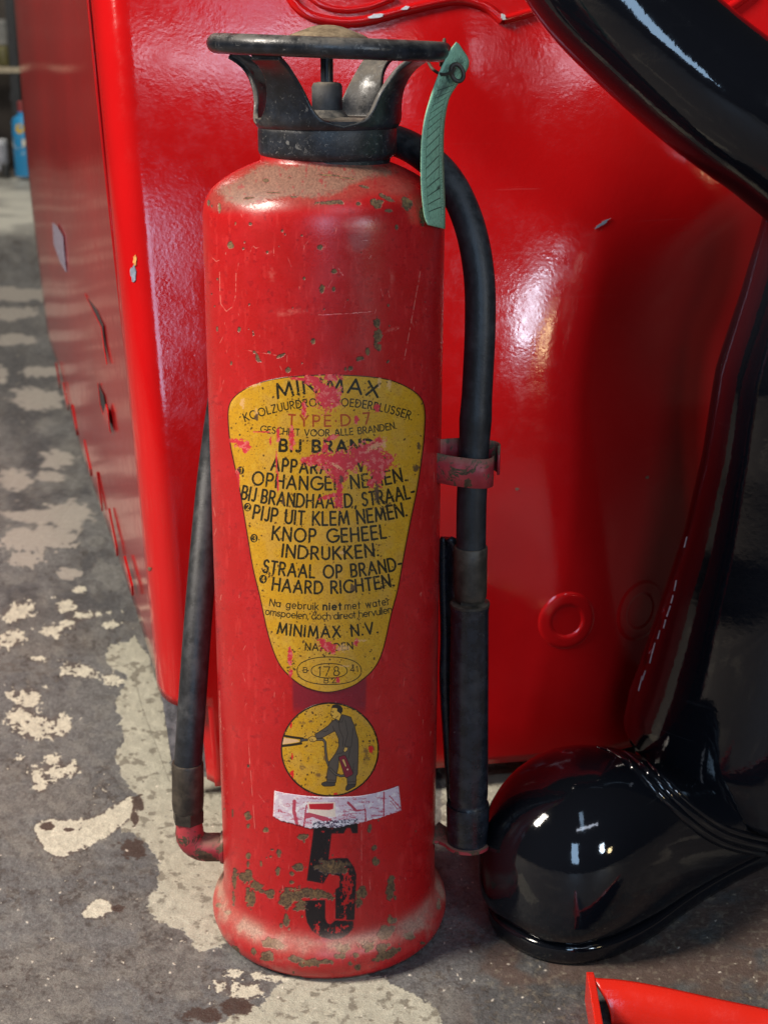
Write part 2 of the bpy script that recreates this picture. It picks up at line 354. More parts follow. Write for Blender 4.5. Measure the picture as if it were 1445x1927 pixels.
    dk = FC.zeros()
    for _ in range(160): FC.blob(dk, rng.uniform(200, 1445), rng.uniform(1200, 1927), rng.uniform(.8, 2.5), rng.uniform(.6, 1.2), rng.uniform(-40, 40))
    img = mixc(img, (40, 34, 30), sm(.4, .7, dk)*.7)
    crack = FC.zeros(); FC.stroke(crack, [(258, 1290), (268, 1330), (290, 1390), (320, 1470)], 1.2); FC.stroke(crack, [(828, 1880), (826, 1925)], 1.5)
    img = mixc(img, (90, 84, 76), crack*.6); return img
_fimg = paint_floor()
def floor_tex(name, x0, x1, y0, y1, res, far=False):
    nx, ny = int((x1-x0)/res), int((y1-y0)/res)
    xs = x0 + (np.arange(nx)+.5)/nx*(x1-x0); ys = y1 - (np.arange(ny)+.5)/ny*(y1-y0)
    X, Y = np.meshgrid(xs, ys); f = Y*cP + HC*sP; ok = f > .1; f = np.where(ok, f, .1)
    px = X/f*FPX; v2 = -(Y*sP - HC*cP)/f*FPX; PX = px*cR + v2*sR + 722.5; PY = -px*sR + v2*cR + 963.5
    ins = ok & (PX > -18) & (PX < 1463) & (PY > 328) & (PY < 1943)
    n = vnoise(ny, nx, .10/res, 31, 6); n2 = vnoise(ny, nx, .30/res, 32, 5)
    out = np.zeros((ny, nx, 3), np.float32)+np.array((98, 91, 86), np.float32)/255; out = mixc(out, (150, 142, 130), sm(.56, .60, n)*sm(.45, .6, n2)); out *= (.85+.3*vnoise(ny, nx, .012/res, 33, 3))[..., None]
    smp = FC.sample(_fimg, PX, PY); k = blur(ins.astype(np.float32), 3); k = np.where(ins, k, 0)[..., None]
    out = out*(1-k) + smp*k
    lum = out.mean(-1); return image(name, out, np.clip(.35+.5*lum, 0, 1))
def make_floor():
    near = floor_tex("floor_near", -.75, .75, .70, 1.95, .0009); far = floor_tex("floor_far", -3.4, 2.6, .2, 9.2, .0055)
    t = NT("stained_concrete_floor"); c = t.n('TexCoord')
    def tx(im, x0, x1, y0, y1):
        mp = t.n('Mapping'); mp.vector_type = 'POINT'; mp.inputs['Location'].default_value = (-x0/(x1-x0), -y0/(y1-y0), 0); mp.inputs['Scale'].default_value = (1/(x1-x0), 1/(y1-y0), 1)
        t.l(c.outputs['Object'], mp.inputs[0]); q = t.n('TexImage'); q.image = im; q.extension = 'EXTEND'; t.l(mp.outputs[0], q.inputs[0]); return q, mp
    a, ma = tx(near, -.75, .75, .70, 1.95); b, mb = tx(far, -3.4, 2.6, .2, 9.2)
    sx = t.n('SeparateXYZ'); t.l(ma.outputs[0], sx.inputs[0])
    e = t.math('MULTIPLY', t.math('MULTIPLY', t.ramp(sx.outputs[0], 0, .04), t.ramp(sx.outputs[0], 1, .96)), t.math('MULTIPLY', t.ramp(sx.outputs[1], 0, .04), t.ramp(sx.outputs[1], 1, .96)))
    v = c.outputs['Object']; n = t.noise(700, 4, .7, v); n2 = t.noise(90, 5, .65, v)
    col = t.mix(e, b.outputs[0], a.outputs[0]); hsv = t.n('HueSaturation'); t.l(col, hsv.inputs['Color']); t.l(t.ramp(n, .25, .75, .80, 1.20), hsv.inputs['Value'])
    t.set(Base_Color=hsv.outputs[0], Roughness=t.ramp(n2, .3, .7, .38, .72)); h = t.math('ADD', t.math('MULTIPLY', a.outputs['Alpha'], 1.2), t.math('ADD', t.math('MULTIPLY', n, .35), n2)); t.set(Normal=t.bump(h, .6, .0030).outputs[0])
    o = mesh("floor", [(-9, -6, 0), (9, -6, 0), (9, 12, 0), (-9, 12, 0)], [(0, 1, 2, 3)], t.m, smooth=False); tag(o, kind='structure')
make_floor()

# ================================================================== RED VEHICLE behind the extinguisher
veh = empty("vehicle", (-.10, 1.25, 0), "big glossy red vehicle body with embossed rings, filling the background behind the fire extinguisher", "vehicle")
AL = R(10.2); EF = Vector((math.cos(AL), math.sin(AL), 0)); EB = Vector((-math.sin(AL), math.cos(AL), 0))
P0 = Vector((-.149, 1.149, 0)); SEAM = Vector((-.199, 1.190, 0)); SD = Vector((-.268, .963, 0)).normalized()
def dent(s, z, cs, cz, ws, wz, a): return a*math.exp(-((s-cs)/ws)**2 - ((z-cz)/wz)**2)
def back(s, z):
    y = 0.0
    q = max(z-.16, 0); y += .36*q*q                                     # the sheet leans back with height
    e = s - .350 + .05*math.sin(7.5*(z-.12))*.55                          # right of this line the sheet folds away to the back
    wz = min(1, max(0, (.60-z)/.28)); wz = wz*wz*(3-2*wz)
    y += wz*.54*.016*math.log1p(math.exp(min(e/.016, 40)))
    y -= dent(s, z, .21, .42, .075, .13, .0050) + dent(s, z, .05, .50, .07, .16, .0018)
    k = min(1, max(0, (s-.02)/.12)); k = k*k*(3-2*k)
    y += k*(.0011*math.sin(23*s+9*z+1) + .0008*math.sin(41*s-17*z)) + .0010*math.sin(15*z+6*s)
    return y
def front_pt(s, z, up=0.0):
    f = max(0, 1 - max(s, 0)/.30) if s > 0 else 1
    lean = -(z-.098)*.047*f*f
    return P0 + EF*(s+lean) + EB*(back(s, z)-up) + Vector((0, 0, z))
def on_front(px, py, up=0.0):
    q = on_plane(px, py, P0, EB)
    for _ in range(12):
        d = q - P0; s = d.dot(EF); z = q.z
        f = max(0, 1 - max(s, 0)/.30) if s > 0 else 1; s2 = s + (z-.098)*.047*f*f
        q = on_plane(px, py, front_pt(s2, z), EB)
    return s2, q.z
def make_vehicle():
    def zs_of(z0): return [z0 + (1.02-z0)*(k/110) for k in range(111)]
    ssplit = on_front(389, 1300)[0]
    # rounded corner + front sheet (its lower edge drops by a step right of the corner)
    s_tan = -.014; ctrl_n = 14; ns = 6; ssplit = max(ssplit, s_tan+.005)
    svals = [s_tan + (ssplit-s_tan)*k/ns for k in range(1, ns+1)]; low0 = len(svals)+ctrl_n+1
    svals += [ssplit + 1.05*((k/100)**1.15) for k in range(1, 101)]; nc = ctrl_n+1+len(svals)
    zl = [.024 + .0077*k for k in range(10)] + [.101 + .919*k/110 for k in range(111)]; V = []; F = []
    for z in zl:
        T = front_pt(s_tan, z); sm_ = SEAM + EF*(-(z-.098)*.047) + EB*(back(0, z)) + Vector((0, 0, z)); D_ = front_pt(s_tan+.006, z) - T
        ab = np.linalg.solve(np.array([[SD.x, D_.x], [SD.y, D_.y]]), np.array([sm_.x - T.x, sm_.y - T.y])); K = sm_ - SD*abs(ab[0]); K.z = z
        for ci in range(nc):
            t = ci/ctrl_n
            V.append(sm_*(1-t)**2 + K*2*t*(1-t) + T*t*t if ci <= ctrl_n else front_pt(svals[ci-ctrl_n-1], z))
    for r_ in range(len(zl)-1):
        for ci in range(low0-1 if r_ < 10 else 0, nc-1): a = r_*nc+ci; F.append((a, a+1, a+nc+1, a+nc))
    used = sorted({q for f in F for q in f}); mp_ = {q: n_ for n_, q in enumerate(used)}
    o = mesh("front_panel", [V[q] for q in used], [tuple(mp_[q] for q in f) for f in F], M_VEH, veh); recalc(o); orient(o, (-.2, -1, 0)); solid(o, .0025, -1)
    rows = []
    for k in range(12):
        z = .0235 + (.110-.0235)*k/11; row = []
        for j in range(9):
            a = j/8*math.pi/2; row.append(front_pt(ssplit - .010*(1-math.sin(a))+.004, z, -.016+.0145*math.cos(math.pi/2-a)))
        rows.append(row)
    o = grid("skirt_edge", rows, M_VEH, veh); recalc(o); orient(o, (-.7, -1, 0)); solid(o, .0025, -1)
    # side
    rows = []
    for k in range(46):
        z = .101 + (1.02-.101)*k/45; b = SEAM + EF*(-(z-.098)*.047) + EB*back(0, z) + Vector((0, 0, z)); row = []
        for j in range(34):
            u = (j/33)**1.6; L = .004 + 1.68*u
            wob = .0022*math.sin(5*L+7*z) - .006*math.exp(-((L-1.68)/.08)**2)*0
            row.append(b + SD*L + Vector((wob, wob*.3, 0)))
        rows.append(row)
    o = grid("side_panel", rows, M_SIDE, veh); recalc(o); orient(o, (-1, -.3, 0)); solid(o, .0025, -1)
    sn = Vector((-SD.y, SD.x, 0))                                        # out of the side
    if sn.x > 0: sn = -sn
    def on_side(px, py, out=0.0):
        q = Vector((0, 0, .3))
        for _ in range(8):
            z = q.z; b = SEAM + EF*(-(z-.098)*.047) + EB*back(0, z); q = on_plane(px, py, b + sn*out, sn)
        return q
    cv = lambda p: (p[0]/2.4077, p[1]/2.4077+320)
    for a, b in (((258, 870), (275, 965)), ((290, 960), (312, 1060)), ((330, 1060), (352, 1170)), ((388, 1220), (415, 1350)), ((445, 1365), (467, 1505)), ((500, 1530), (535, 1705)), ((570, 1745), (605, 1880))):
        p, q = on_side(*cv(a), .001), on_side(*cv(b), .001); d = q-p; wv = Vector((0, 0, 1))
        hgt = .010
        V = []
        for e in (p, q):
            V += [e, e + sn*.0022 - SD*.004, e + Vector((0, 0, -hgt)) + sn*.0022 - SD*.004, e + Vector((0, 0, -hgt))]
        o = mesh("side_rib", V, [(0, 1, 2, 3), (4, 7, 6, 5), (0, 4, 5, 1), (1, 5, 6, 2), (2, 6, 7, 3), (0, 3, 7, 4)], M_VEH, veh, smooth=False); recalc(o)
    for tri, fl in (([(445, 965), (468, 1020), (478, 1075), (503, 1190), (470, 1110), (456, 1065)], [(470, 1110), (482, 1060), (492, 1100), (500, 1185)]), ([(385, 560), (440, 635), (468, 705), (486, 880), (472, 800), (460, 712), (425, 640)], None)):
        P = [on_side(*cv(p), .0022) for p in tri]; o = mesh("louvre_gap_shade", P, [tuple(range(len(P)))], M_BLACKGAP, veh, smooth=False); recalc(o); solid(o, .001)  # dark sheet on the skin stands for the shade inside the opening
        lip = tube("louvre_lip", [on_side(*cv(p), .003) for p in (tri[:1] + tri[-1:2:-1])], .0004, M_VEH, veh, 6)
        if fl:
            P = [on_side(*cv(p), .0034) for p in fl]; o = mesh("louvre_flap", P, [tuple(range(len(P)))], M_VEH, veh, smooth=False); solid(o, .001)
    P = [on_side(*cv(p), .0015) for p in [(240, 238), (256, 252), (284, 296), (290, 350), (301, 462), (276, 418), (262, 380), (246, 335)]]
    o = mesh("sticker", P, [tuple(range(len(P)))], plain("worn_white_sticker", (.24, .21, .28), .4, .9, 520), veh, smooth=False); solid(o, .0008); tag(o, "torn white sticker on the red side panel")
    # pressed rings
    for cx, cy, ro, ri in ((1066, 1168, 52, 29), (1204, 1149, 54, 31)):
        s, z = on_front(cx, cy); k = 1.32/FPX; ro *= k; ri *= k; c = front_pt(s, z)
        nrm = (front_pt(s+.01, z)-front_pt(s-.01, z)).cross(front_pt(s, z+.01)-front_pt(s, z-.01)).normalized()
        if nrm.y > 0: nrm = -nrm
        ex = EF.copy(); ez = nrm.cross(ex).normalized(); rowsr = []
        prof = [(ro+.0020, -.0008), (ro+.0006, .0000), (ro-.0008, .0005), (ro-.0022, .0007), (ro-.0042, .0007), (ri+.0042, .0007), (ri+.0024, .0007), (ri+.0008, .0003), (ri-.0002, -.0002), (ri-.0012, -.0009)]
        for kx in range(64):
            a = 2*math.pi*kx/64; row = []
            for r, hh in prof:
                ds, dz = r*math.cos(a), r*math.sin(a)*1.02
                row.append(front_pt(s+ds, z+dz, hh+.0004))
            rowsr.append(row)
        o = grid("embossed_ring", rowsr, M_VEH, veh, closed_u=True); recalc(o)
    # rolled beads at the top
    def bead(pts, rad, nm="rolled_bead"):
        P = []
        for p in spline([(x, y, 0) for x, y in pts], 8):
            s, z = on_front(p.x, p.y); P.append(front_pt(s, z, .0008))
        tube(nm, P, rad, M_VEH, veh, 14)
    bead([(540, -10), (556, 12), (582, 30), (620, 40), (660, 42), (700, 36), (760, 20), (820, 6), (858, 0), (888, 4), (918, 16), (944, 38)], .0042)
    bead([(946, 38), (975, 30), (1010, 18), (1060, -12)], .0036)
    bead([(574, -12), (600, 8), (640, 19), (690, 14), (740, -4)], .0026)
    bead([(1320, -14), (1335, 12), (1362, 18), (1395, -2), (1410, -16)], .0042)
    bead([(1340, 44), (1362, 22), (1395, -6)], .0030)
    # chips in the enamel
    mc = plain("bared_grey_primer", (.20, .24, .30), .5, .3, 300); md = plain("bared_brown_primer", (.16, .10, .06), .6, .4, 300); mw = plain("bared_pale_primer", (.62, .66, .70), .45, .2, 300)
    def chip(px, py, rx, ry, ang, m, up=.0005):
        s, z = on_front(px, py); rng = random.Random(int(px*7+py)); V = []; k = 1.17/FPX
        for q in range(14):
            a = 2*math.pi*q/14; r = rng.uniform(.65, 1.2); x, y = rx*r*math.cos(a), ry*r*math.sin(a); c, n = math.cos(R(ang)), math.sin(R(ang))
            V.append(front_pt(s + (x*c - y*n)*k, z + (x*n + y*c)*k, up))
        o = mesh("paint_chip", V, [tuple(range(14))], m, veh, smooth=False); recalc(o); solid(o, .0004)
    chip(1132, 421, 19, 3.0, 28, mc); chip(972, 920, 5, 2.5, 0, md); chip(1217, 898, 5, 3, 0, md)
    chip(705, 30, 17, 4.5, 14, mw, .0056); chip(760, 15, 8, 3, 14, mw, .0056); chip(943, 32, 4.5, 7, 20, mw, .0056)
    # corner chips sit on the rounded corner
    def cchip(px, py, rx, ry, m):
        dg = bpy.context.evaluated_depsgraph_get()
        fp = bpy.data.objects['front_panel']; o_, d_ = Vector((0, 0, HC)), Vector(ray(px, py)).normalized()
        V = []; rng = random.Random(int(px+py*3))
        me = fp.data; from mathutils.bvhtree import BVHTree
        bv = cchip.bv = getattr(cchip, 'bv', None) or BVHTree.FromPolygons([v.co.copy() for v in me.vertices], [tuple(p.vertices) for p in me.polygons])
        for q in range(14):
            a = 2*math.pi*q/14; r = rng.uniform(.6, 1.2); hit = bv.ray_cast(o_, Vector(ray(px+rx*r*math.cos(a), py+ry*r*math.sin(a))).normalized())
            if hit[0] is None: return
            nn = hit[1] if hit[1].y < 0 else -hit[1]; V.append(hit[0] + nn*.0006)
        o = mesh("paint_chip", V, [tuple(range(14))], m, veh, smooth=False); solid(o, .0004)
    cchip(252, 514, 7, 15, mc); cchip(255, 490, 4, 10, plain("bared_orange_primer", (.65, .30, .07), .5, .3, 300)); cchip(240, 858, 5, 2.5, md); cchip(283, 1070, 4, 3.5, md); cchip(293, 1204, 9, 2, md); cchip(190, 332, 2.5, 5, md)
    # under the corner: a tapering grey plate and the dark running gear
    q = [at(304, 1292, 1.186), at(396, 1296, 1.186), at(396, 1450, 1.176), at(327, 1450, 1.176)]
    o = mesh("bracket_plate", q, [(0, 1, 2, 3)], M_GREYPLATE, veh, smooth=False); solid(o, .006, 0)
    box("underbody", (.45, 1.62, .09), (1.05, .5, .12), M_BLACKGAP, veh, AL)
    box("underbody", (-.02, 1.36, .028), (.20, .10, .052), M_BLACKGAP, veh, AL, .004)
    box("sill_beam", (-.24, 2.0, .125), (.05, 1.5, .05), M_BLACKGAP, veh, math.atan2(SD.y, SD.x)-math.pi/2)
make_vehicle()

# ================================================================== FIRE EXTINGUISHER
ext = empty("fire_extinguisher", (AX, AY, 0), "old chipped red fire extinguisher with yellow instruction label and black hose", "fire extinguisher")
PROF = [(.0, .004), (.070, .004), (.0795, .0), (.0825, .001), (.0868, .006), (.0888, .0125), (.0890, .0175), (.0880, .0225), (.0858, .0268), (.0828, .0302), (.0808, .0335), (.0800, .039), (.0799, .05)]
zt = .527
PROF += [(.0799, .05 + (zt-.05)*k/24) for k in range(1, 25)]
PROF += [(.0797, .5335), (.0788, .5395), (.0769, .5448), (.0738, .5495), (.0700, .5530), (.0650, .5567), (.0600, .5597), (.0550, .5622), (.0500, .5645), (.0460, .5660), (.0425, .5672), (.0412, .5685), (.0408, .5730)]
arc = [0]
for a, b in zip(PROF[:-1], PROF[1:]): arc.append(arc[-1] + math.hypot(b[0]-a[0], b[1]-a[1]))
ARC = np.array(arc); PR = np.array([p[0] for p in PROF]); PZ = np.array([p[1] for p in PROF])
TW, THT = 2000, 2300
BC = Canvas(372, 285, 862, 1862, 1.8)
def unwrap(az, z, rad):
    return project(AX + rad*np.sin(az), AY - rad*np.cos(az), z)
def paint_body():
    h, w_ = BC.h, BC.w; n2 = vnoise(h, w_, 12, 21, 5); n1 = vnoise(h, w_, 60, 22, 5); n3 = vnoise(h, w_, 4, 23, 3); nv = vnoise(h, w_, 60, 24, 5, .18)
    img = np.zeros((h, w_, 3), np.float32) + np.array((176, 25, 27), np.float32)/255
    img = mixc(img, (182, 30, 34), sm(.4, .65, n1)*.7); img = mixc(img, (205, 62, 58), sm(.58, .74, nv)*.35); img = mixc(img, (150, 20, 26), sm(.62, .7, n2)*sm(.5, .62, n1)*.5)
    film = np.ones((h, w_), np.float32)
    # dust on the shoulder
    q = lambda L: cpts(L, 380, 320, 3.141)
    d = BC.zeros(); BC.poly(d, q([(60, 130), (140, 90), (230, 40), (330, -30), (1000, -40), (1180, 20), (1000, 60), (850, 100), (840, 130), (650, 175), (480, 160), (330, 190), (230, 205), (130, 190), (120, 150)]))
    d2 = BC.zeros(); BC.poly(d2, q([(20, 140), (200, -20), (330, -60), (1100, -60), (1260, 60), (1270, 140), (1000, 160), (650, 235), (300, 235), (60, 260)]))
    dm = sm(.25, .85, blur(d, 16) + .7*(n1-.5) + .6*(n2-.5)); dm2 = sm(.2, .9, blur(d2, 22) + .5*(n1-.5))
    dust = np.zeros_like(img) + np.array((122, 98, 80), np.float32)/255; dust *= (.72+.56*n3)[..., None]
    img = img*(1-.45*dm2[..., None]) + .45*dm2[..., None]*dust
    img = img*(1-.80*dm[..., None]) + .80*dm[..., None]*dust; film -= .5*dm
    # old adhesive rectangle between the two yellow signs
    gl = BC.zeros(); BC.poly(gl, [(549, 1240), (690, 1240), (688, 1345), (552, 1345)]); img = mixc(img, (122, 28, 44), blur(gl, 3)*.85*sm(1352, 1325, BC.Y[:, None]+0*img[..., 0]))
    # faded rubbed places
    fd = BC.zeros()
    for p in conv([(705, 455, 40, 30), (390, 488, 30, 18), (540, 835, 110, 22, 4), (410, 620, 30, 50), (900, 440, 80, 60), (880, 330, 120, 40), (470, 850, 60, 24), (1130, 940, 60, 14, -20), (1120, 640, 25, 80), (925, 200, 30, 24)], 380, 320, 3.141): BC.blob(fd, *p)
    img = mixc(img, (206, 120, 104), sm(.45, 1.0, fd + .9*(n2-.5))*.48); img = mixc(img, (148, 18, 26), sm(.60, .70, n2)*sm(.45, .62, nv)*.45)
    ex = BC.zeros(); BC.poly(ex, q([(855, 375), (1000, 370), (990, 450), (910, 490), (870, 430)])); img = mixc(img, (150, 62, 66), blur(ex, 6)*.6)
    # scratches
    sc = BC.zeros(); rng = np.random.RandomState(3)
    for _ in range(150):
        x = rng.uniform(395, 825); y = rng.uniform(400, 1700); L = rng.uniform(2, 22); a = rng.normal(math.pi/2, .35)
        BC.stroke(sc, [(x, y), (x+L*math.cos(a), y+L*math.sin(a))], rng.uniform(.5, 1.1))
    for L in ([(105, 600), (108, 720), (112, 790), (145, 835), (185, 805), (200, 740), (203, 610)], [(65, 520), (85, 540), (105, 532)], [(1290, 600), (1240, 880), (1195, 1120)], [(690, 855), (850, 848), (1000, 835)], [(240, 1060), (440, 1095)], [(305, 450), (320, 462), (335, 455)], [(1140, 950), (1160, 936)], [(950, 413), (980, 413)]):
        BC.stroke(sc, q(L), 1.2)
    for L in ([(100, 0), (104, 100), (108, 230)], [(265, 300), (290, 640), (300, 780)], [(903, 700), (905, 1100)]): BC.stroke(sc, cpts(L, 380, 1300, 3.01), .9)
    img = mixc(img, (226, 160, 140), sc*sm(.35, .55, n2)*.75); film -= .2*sc
    # chips down to rusty primer
    ch = BC.zeros()
    up = [(40, 190, 8, 18), (105, 228, 8, 30), (60, 215, 4, 10), (287, 320, 13, 13), (200, 315, 4, 14), (168, 445, 18, 22), (245, 465, 6, 6), (592, 387, 5, 5), (605, 640, 8, 9), (712, 703, 17, 24), (778, 700, 10, 20), (785, 600, 15, 13), (1035, 905, 22, 40), (1040, 980, 26, 70, 8), (1050, 1045, 15, 25), (655, 1012, 22, 22), (221, 940, 12, 13), (92, 937, 6, 22), (310, 1075, 10, 12), (330, 1110, 12, 35, -20), (350, 1130, 12, 10), (400, 1080, 14, 11), (458, 1102, 30, 10, -25), (510, 1180, 18, 22), (935, 1115, 22, 14, -10), (980, 1075, 14, 22), (1100, 1130, 14, 8, -50), (880, 1172, 14, 12), (1150, 340, 9, 18), (700, 455, 16, 16), (388, 485, 9, 9), (1210, 195, 35, 40), (1040, 200, 50, 28, 15), (1100, 240, 28, 12), (1080, 160, 65, 14, 25), (960, 100, 50, 10, 15), (760, 192, 90, 12, -3), (820, 190, 25, 14), (540, 158, 45, 6, 5), (430, 133, 45, 5), (380, 62, 20, 12), (520, 45, 12, 5), (740, 30, 70, 7, 3), (870, 50, 50, 8, 10), (1305, 270, 22, 70), (925, 200, 12, 9), (175, 1140, 6, 16), (280, 165, 45, 8, -8)]
    lo = [(265, 425, 8, 10), (263, 710, 18, 24), (262, 768, 12, 18), (570, 828, 42, 20, 5), (365, 788, 16, 14), (437, 912, 12, 24), (398, 900, 12, 6), (262, 935, 14, 18), (262, 985, 8, 18), (430, 1030, 14, 30), (510, 1035, 12, 14), (513, 1085, 13, 11), (390, 940, 6, 6), (335, 970, 6, 8), (265, 1040, 25, 30), (250, 1060, 40, 25, 30), (310, 1110, 50, 28, 25), (275, 1170, 30, 60, -8), (390, 1145, 30, 30), (185, 1060, 14, 75), (180, 1180, 12, 45), (520, 1165, 80, 50), (640, 1150, 125, 28, 5), (480, 1180, 40, 55), (560, 1215, 45, 35), (910, 1150, 40, 40), (890, 1190, 25, 40), (1070, 1110, 24, 70, 8), (985, 965, 22, 25), (975, 890, 14, 15), (950, 780, 14, 25), (1095, 1175, 8, 15), (480, 1310, 18, 40), (450, 1330, 10, 12), (495, 1350, 8, 10), (175, 700, 5, 40),
          (290, 1475, 16, 20), (390, 1430, 45, 28), (440, 1445, 30, 22), (375, 1500, 35, 25), (540, 1520, 45, 18, 12), (620, 1540, 60, 26, -3), (700, 1535, 40, 14), (795, 1455, 40, 24), (780, 1505, 30, 16), (940, 1445, 45, 30, -15), (1040, 1370, 50, 35, -40), (1075, 1300, 28, 35, -45), (1020, 1460, 40, 30, -20), (1050, 1490, 65, 20, -25), (870, 1500, 20, 14), (880, 1565, 16, 14), (840, 1545, 12, 12), (1175, 1390, 25, 25), (1340, 1210, 16, 40), (150, 1255, 25, 15), (95, 1215, 20, 14), (190, 1480, 30, 20, 40), (230, 1520, 35, 14, 35), (450, 1612, 160, 8, 8), (900, 1620, 120, 6, -8), (1250, 1430, 12, 6), (730, 1000, 105, 45, 3), (550, 1000, 40, 22)]
    for p in conv(up, 380, 320, 3.141) + conv(lo, 380, 1300, 3.0104): q_ = 1.14 if p[1] > 1735 else .96; BC.blob(ch, p[0], p[1], max(p[2]*q_, 1.6), max(p[3]*q_, 1.6), *p[4:])
    rng = np.random.RandomState(8)
    for _ in range(60):
        y = rng.choice([rng.uniform(430, 700), rng.uniform(1500, 1840)]); r = rng.uniform(.7, 2.0); BC.blob(ch, rng.uniform(395, 830), y, r, r*rng.uniform(1, 2))
    # black painted number, worn
    k5 = lambda L: cpts(L, 480, 1300, 4.0133); five = BC.zeros()
    BC.poly(five, k5([(455, 960), (775, 960), (775, 1075), (735, 1075), (720, 1035), (690, 1035), (668, 1078), (577, 1078), (555, 1275), (600, 1265), (700, 1265), (745, 1330), (765, 1390), (750, 1720), (745, 1730), (690, 1730), (690, 1690), (660, 1722), (608, 1722), (608, 1500), (640, 1480), (640, 1400), (560, 1380), (515, 1455), (392, 1432)]))
    BC.poly(five, k5([(380, 1585), (530, 1580), (530, 1720), (545, 1755), (570, 1765), (600, 1740), (610, 1735), (740, 1740), (745, 1790), (700, 1840), (650, 1870), (580, 1880), (500, 1860), (430, 1810), (395, 1750), (382, 1690)]))
    five = blur(five, 1)
    wear = BC.zeros()
    for p in conv([(600, 1330, 110, 60), (690, 1500, 60, 230), (600, 1430, 60, 40), (640, 1800, 110, 30, -8), (470, 1790, 30, 60), (480, 1620, 26, 26), (700, 1780, 60, 16, -5)], 480, 1300, 4.0133): BC.blob(wear, *p)
    wn = vnoise(h, w_, 9, 26, 4, .6); fm = five*(1-sm(.50, .60, wear*.72 + 1.0*(wn-.5)))*sm(.30, .36, n2+.1)
    cm = sm(.48, .54, blur(ch, 1)*1.0 + .75*(n2-.5) + .25*(n1-.5))
    rust = np.zeros_like(img) + np.array((104, 80, 54), np.float32)/255; rust = mixc(rust, (70, 50, 36), sm(.45, .65, n3)); rust = mixc(rust, (140, 108, 66), sm(.55, .75, vnoise(h, w_, 18, 27, 4))*.6)
    edge = np.clip(blur(cm, 2)*2.2 - cm*2.2, 0, 1); img = mixc(img, (120, 22, 28), edge*.5); rim_ = np.clip(blur(cm, 1)*2.4 - cm*2.4, 0, 1)*sm(.42, .6, n3); img = mixc(img, (224, 140, 120), rim_*.55)  # dark ring, then pale primer rim that doubles as a painted lip highlight
    top5 = 1-sm(.5, .6, wn + .0)
    img = img*(1-cm[..., None]) + rust*cm[..., None]; film = film*(1-cm) + .12*cm
    onrust = fm*(1-.75*cm); img = mixc(img, (22, 22, 26), onrust*.97)
    # drips and specks
    sp = (n3 > .80)*(n2 > .52); img = mixc(img, (120, 30, 30), sp*.35)
    return img, np.clip(film, 0, 1)
def body_textures():
    cimg, cfilm = paint_body()
    az = (np.arange(TW)+.5)/TW*2*math.pi - math.pi; v = ARC[-1]*(1-(np.arange(THT)+.5)/THT)
    rad = np.interp(v, ARC, PR); z = np.interp(v, ARC, PZ)
    A, Z = np.meshgrid(az, z); RR = np.repeat(rad[:, None], TW, 1)
    PX, PY = unwrap(A, Z, RR)
    n1 = vnoise(THT, TW, 70, 41, 5); n2 = vnoise(THT, TW, 14, 42, 4); n3 = vnoise(THT, TW, 3, 43, 2)
    base = np.zeros((THT, TW, 3), np.float32)+np.array((186, 26, 28), np.float32)/255; base = mixc(base, (104, 80, 54), sm(.70, .73, n1*.6+n2*.4))
    k = sm(86, 74, np.abs(np.degrees(A)))
    img = base*(1-k[..., None]) + BC.sample(cimg, PX, PY)*k[..., None]; film = .9*(1-k) + BC.sample(cfilm, PX, PY)*k
    # dust lying in the foot fillet; greyer, duller tone towards the silhouette sides
    fd = np.exp(-((Z-.0290)/.0085)**2) * (.60+.40*sm(.3, .65, n1)); fd += .45*np.exp(-((Z-.016)/.012)**2)*(RR > .083)*sm(.45, .7, n1)
    fd = np.clip(fd, 0, 1)*(Z < .06); dc = np.zeros_like(img)+np.array((166, 134, 116), np.float32)/255; dc *= (.8+.4*n3)[..., None]
    img = img*(1-.92*fd[..., None]) + dc*.92*fd[..., None]; film = film*(1-.5*fd)
    rim = sm(.004, .0, Z)*(RR > .07)*sm(.35, .6, n2); img = mixc(img, (92, 74, 50), rim*.9)
    side = sm(58, 88, np.abs(np.degrees(A)))*(Z > .04)*(Z < .53)*sm(.3, .7, n1); img = mixc(img, (160, 104, 92), side*.42); film = film - .25*side
    return image("extinguisher_paint", img, film)
M_BODY = image_mat("worn_red_paint", body_textures(), (.27, .85), .0009, .55, 700, .10)
SEG = 192
def make_body():
    V = []; UV = []; F = []; n = len(PROF)
    for k in range(SEG+1):
        a = -math.pi + 2*math.pi*k/SEG
        for i, (r, z) in enumerate(PROF): V.append((AX + r*math.sin(a), AY - r*math.cos(a), z)); UV.append((k/SEG, arc[i]/arc[-1]))
    for k in range(SEG):
        for i in range(n-1): F.append((k*n+i, (k+1)*n+i, (k+1)*n+i+1, k*n+i+1))
    o = mesh("cylinder_shell", V, F, M_BODY, ext, UV); return o
make_body()

# ---- lettering: single-stroke capitals in the manner of the 1930s sign
def arcp(cx, cy, rx, ry, a0, a1, n=10): return [(cx+rx*math.cos(R(a0+(a1-a0)*k/n)), cy+ry*math.sin(R(a0+(a1-a0)*k/n))) for k in range(n+1)]
G = {}
G['A'] = (.74, [[(0, 0), (.37, 1), (.74, 0)], [(.13, .33), (.61, .33)]])
G['B'] = (.52, [[(0, 0), (0, 1), (.28, 1)] + arcp(.28, .76, .2, .24, 90, -90, 8) + [(0, .52)], [(.28, .52)] + arcp(.28, .26, .24, .26, 90, -90, 8) + [(0, 0)]])
G['C'] = (.78, [arcp(.5, .5, .5, .5, 48, 312, 16)])
G['D'] = (.70, [[(0, 0), (0, 1), (.22, 1)] + arcp(.22, .5, .48, .5, 90, -90, 12) + [(0, 0)]])
G['E'] = (.46, [[(.46, 1), (0, 1), (0, 0), (.46, 0)], [(0, .52), (.42, .52)]])
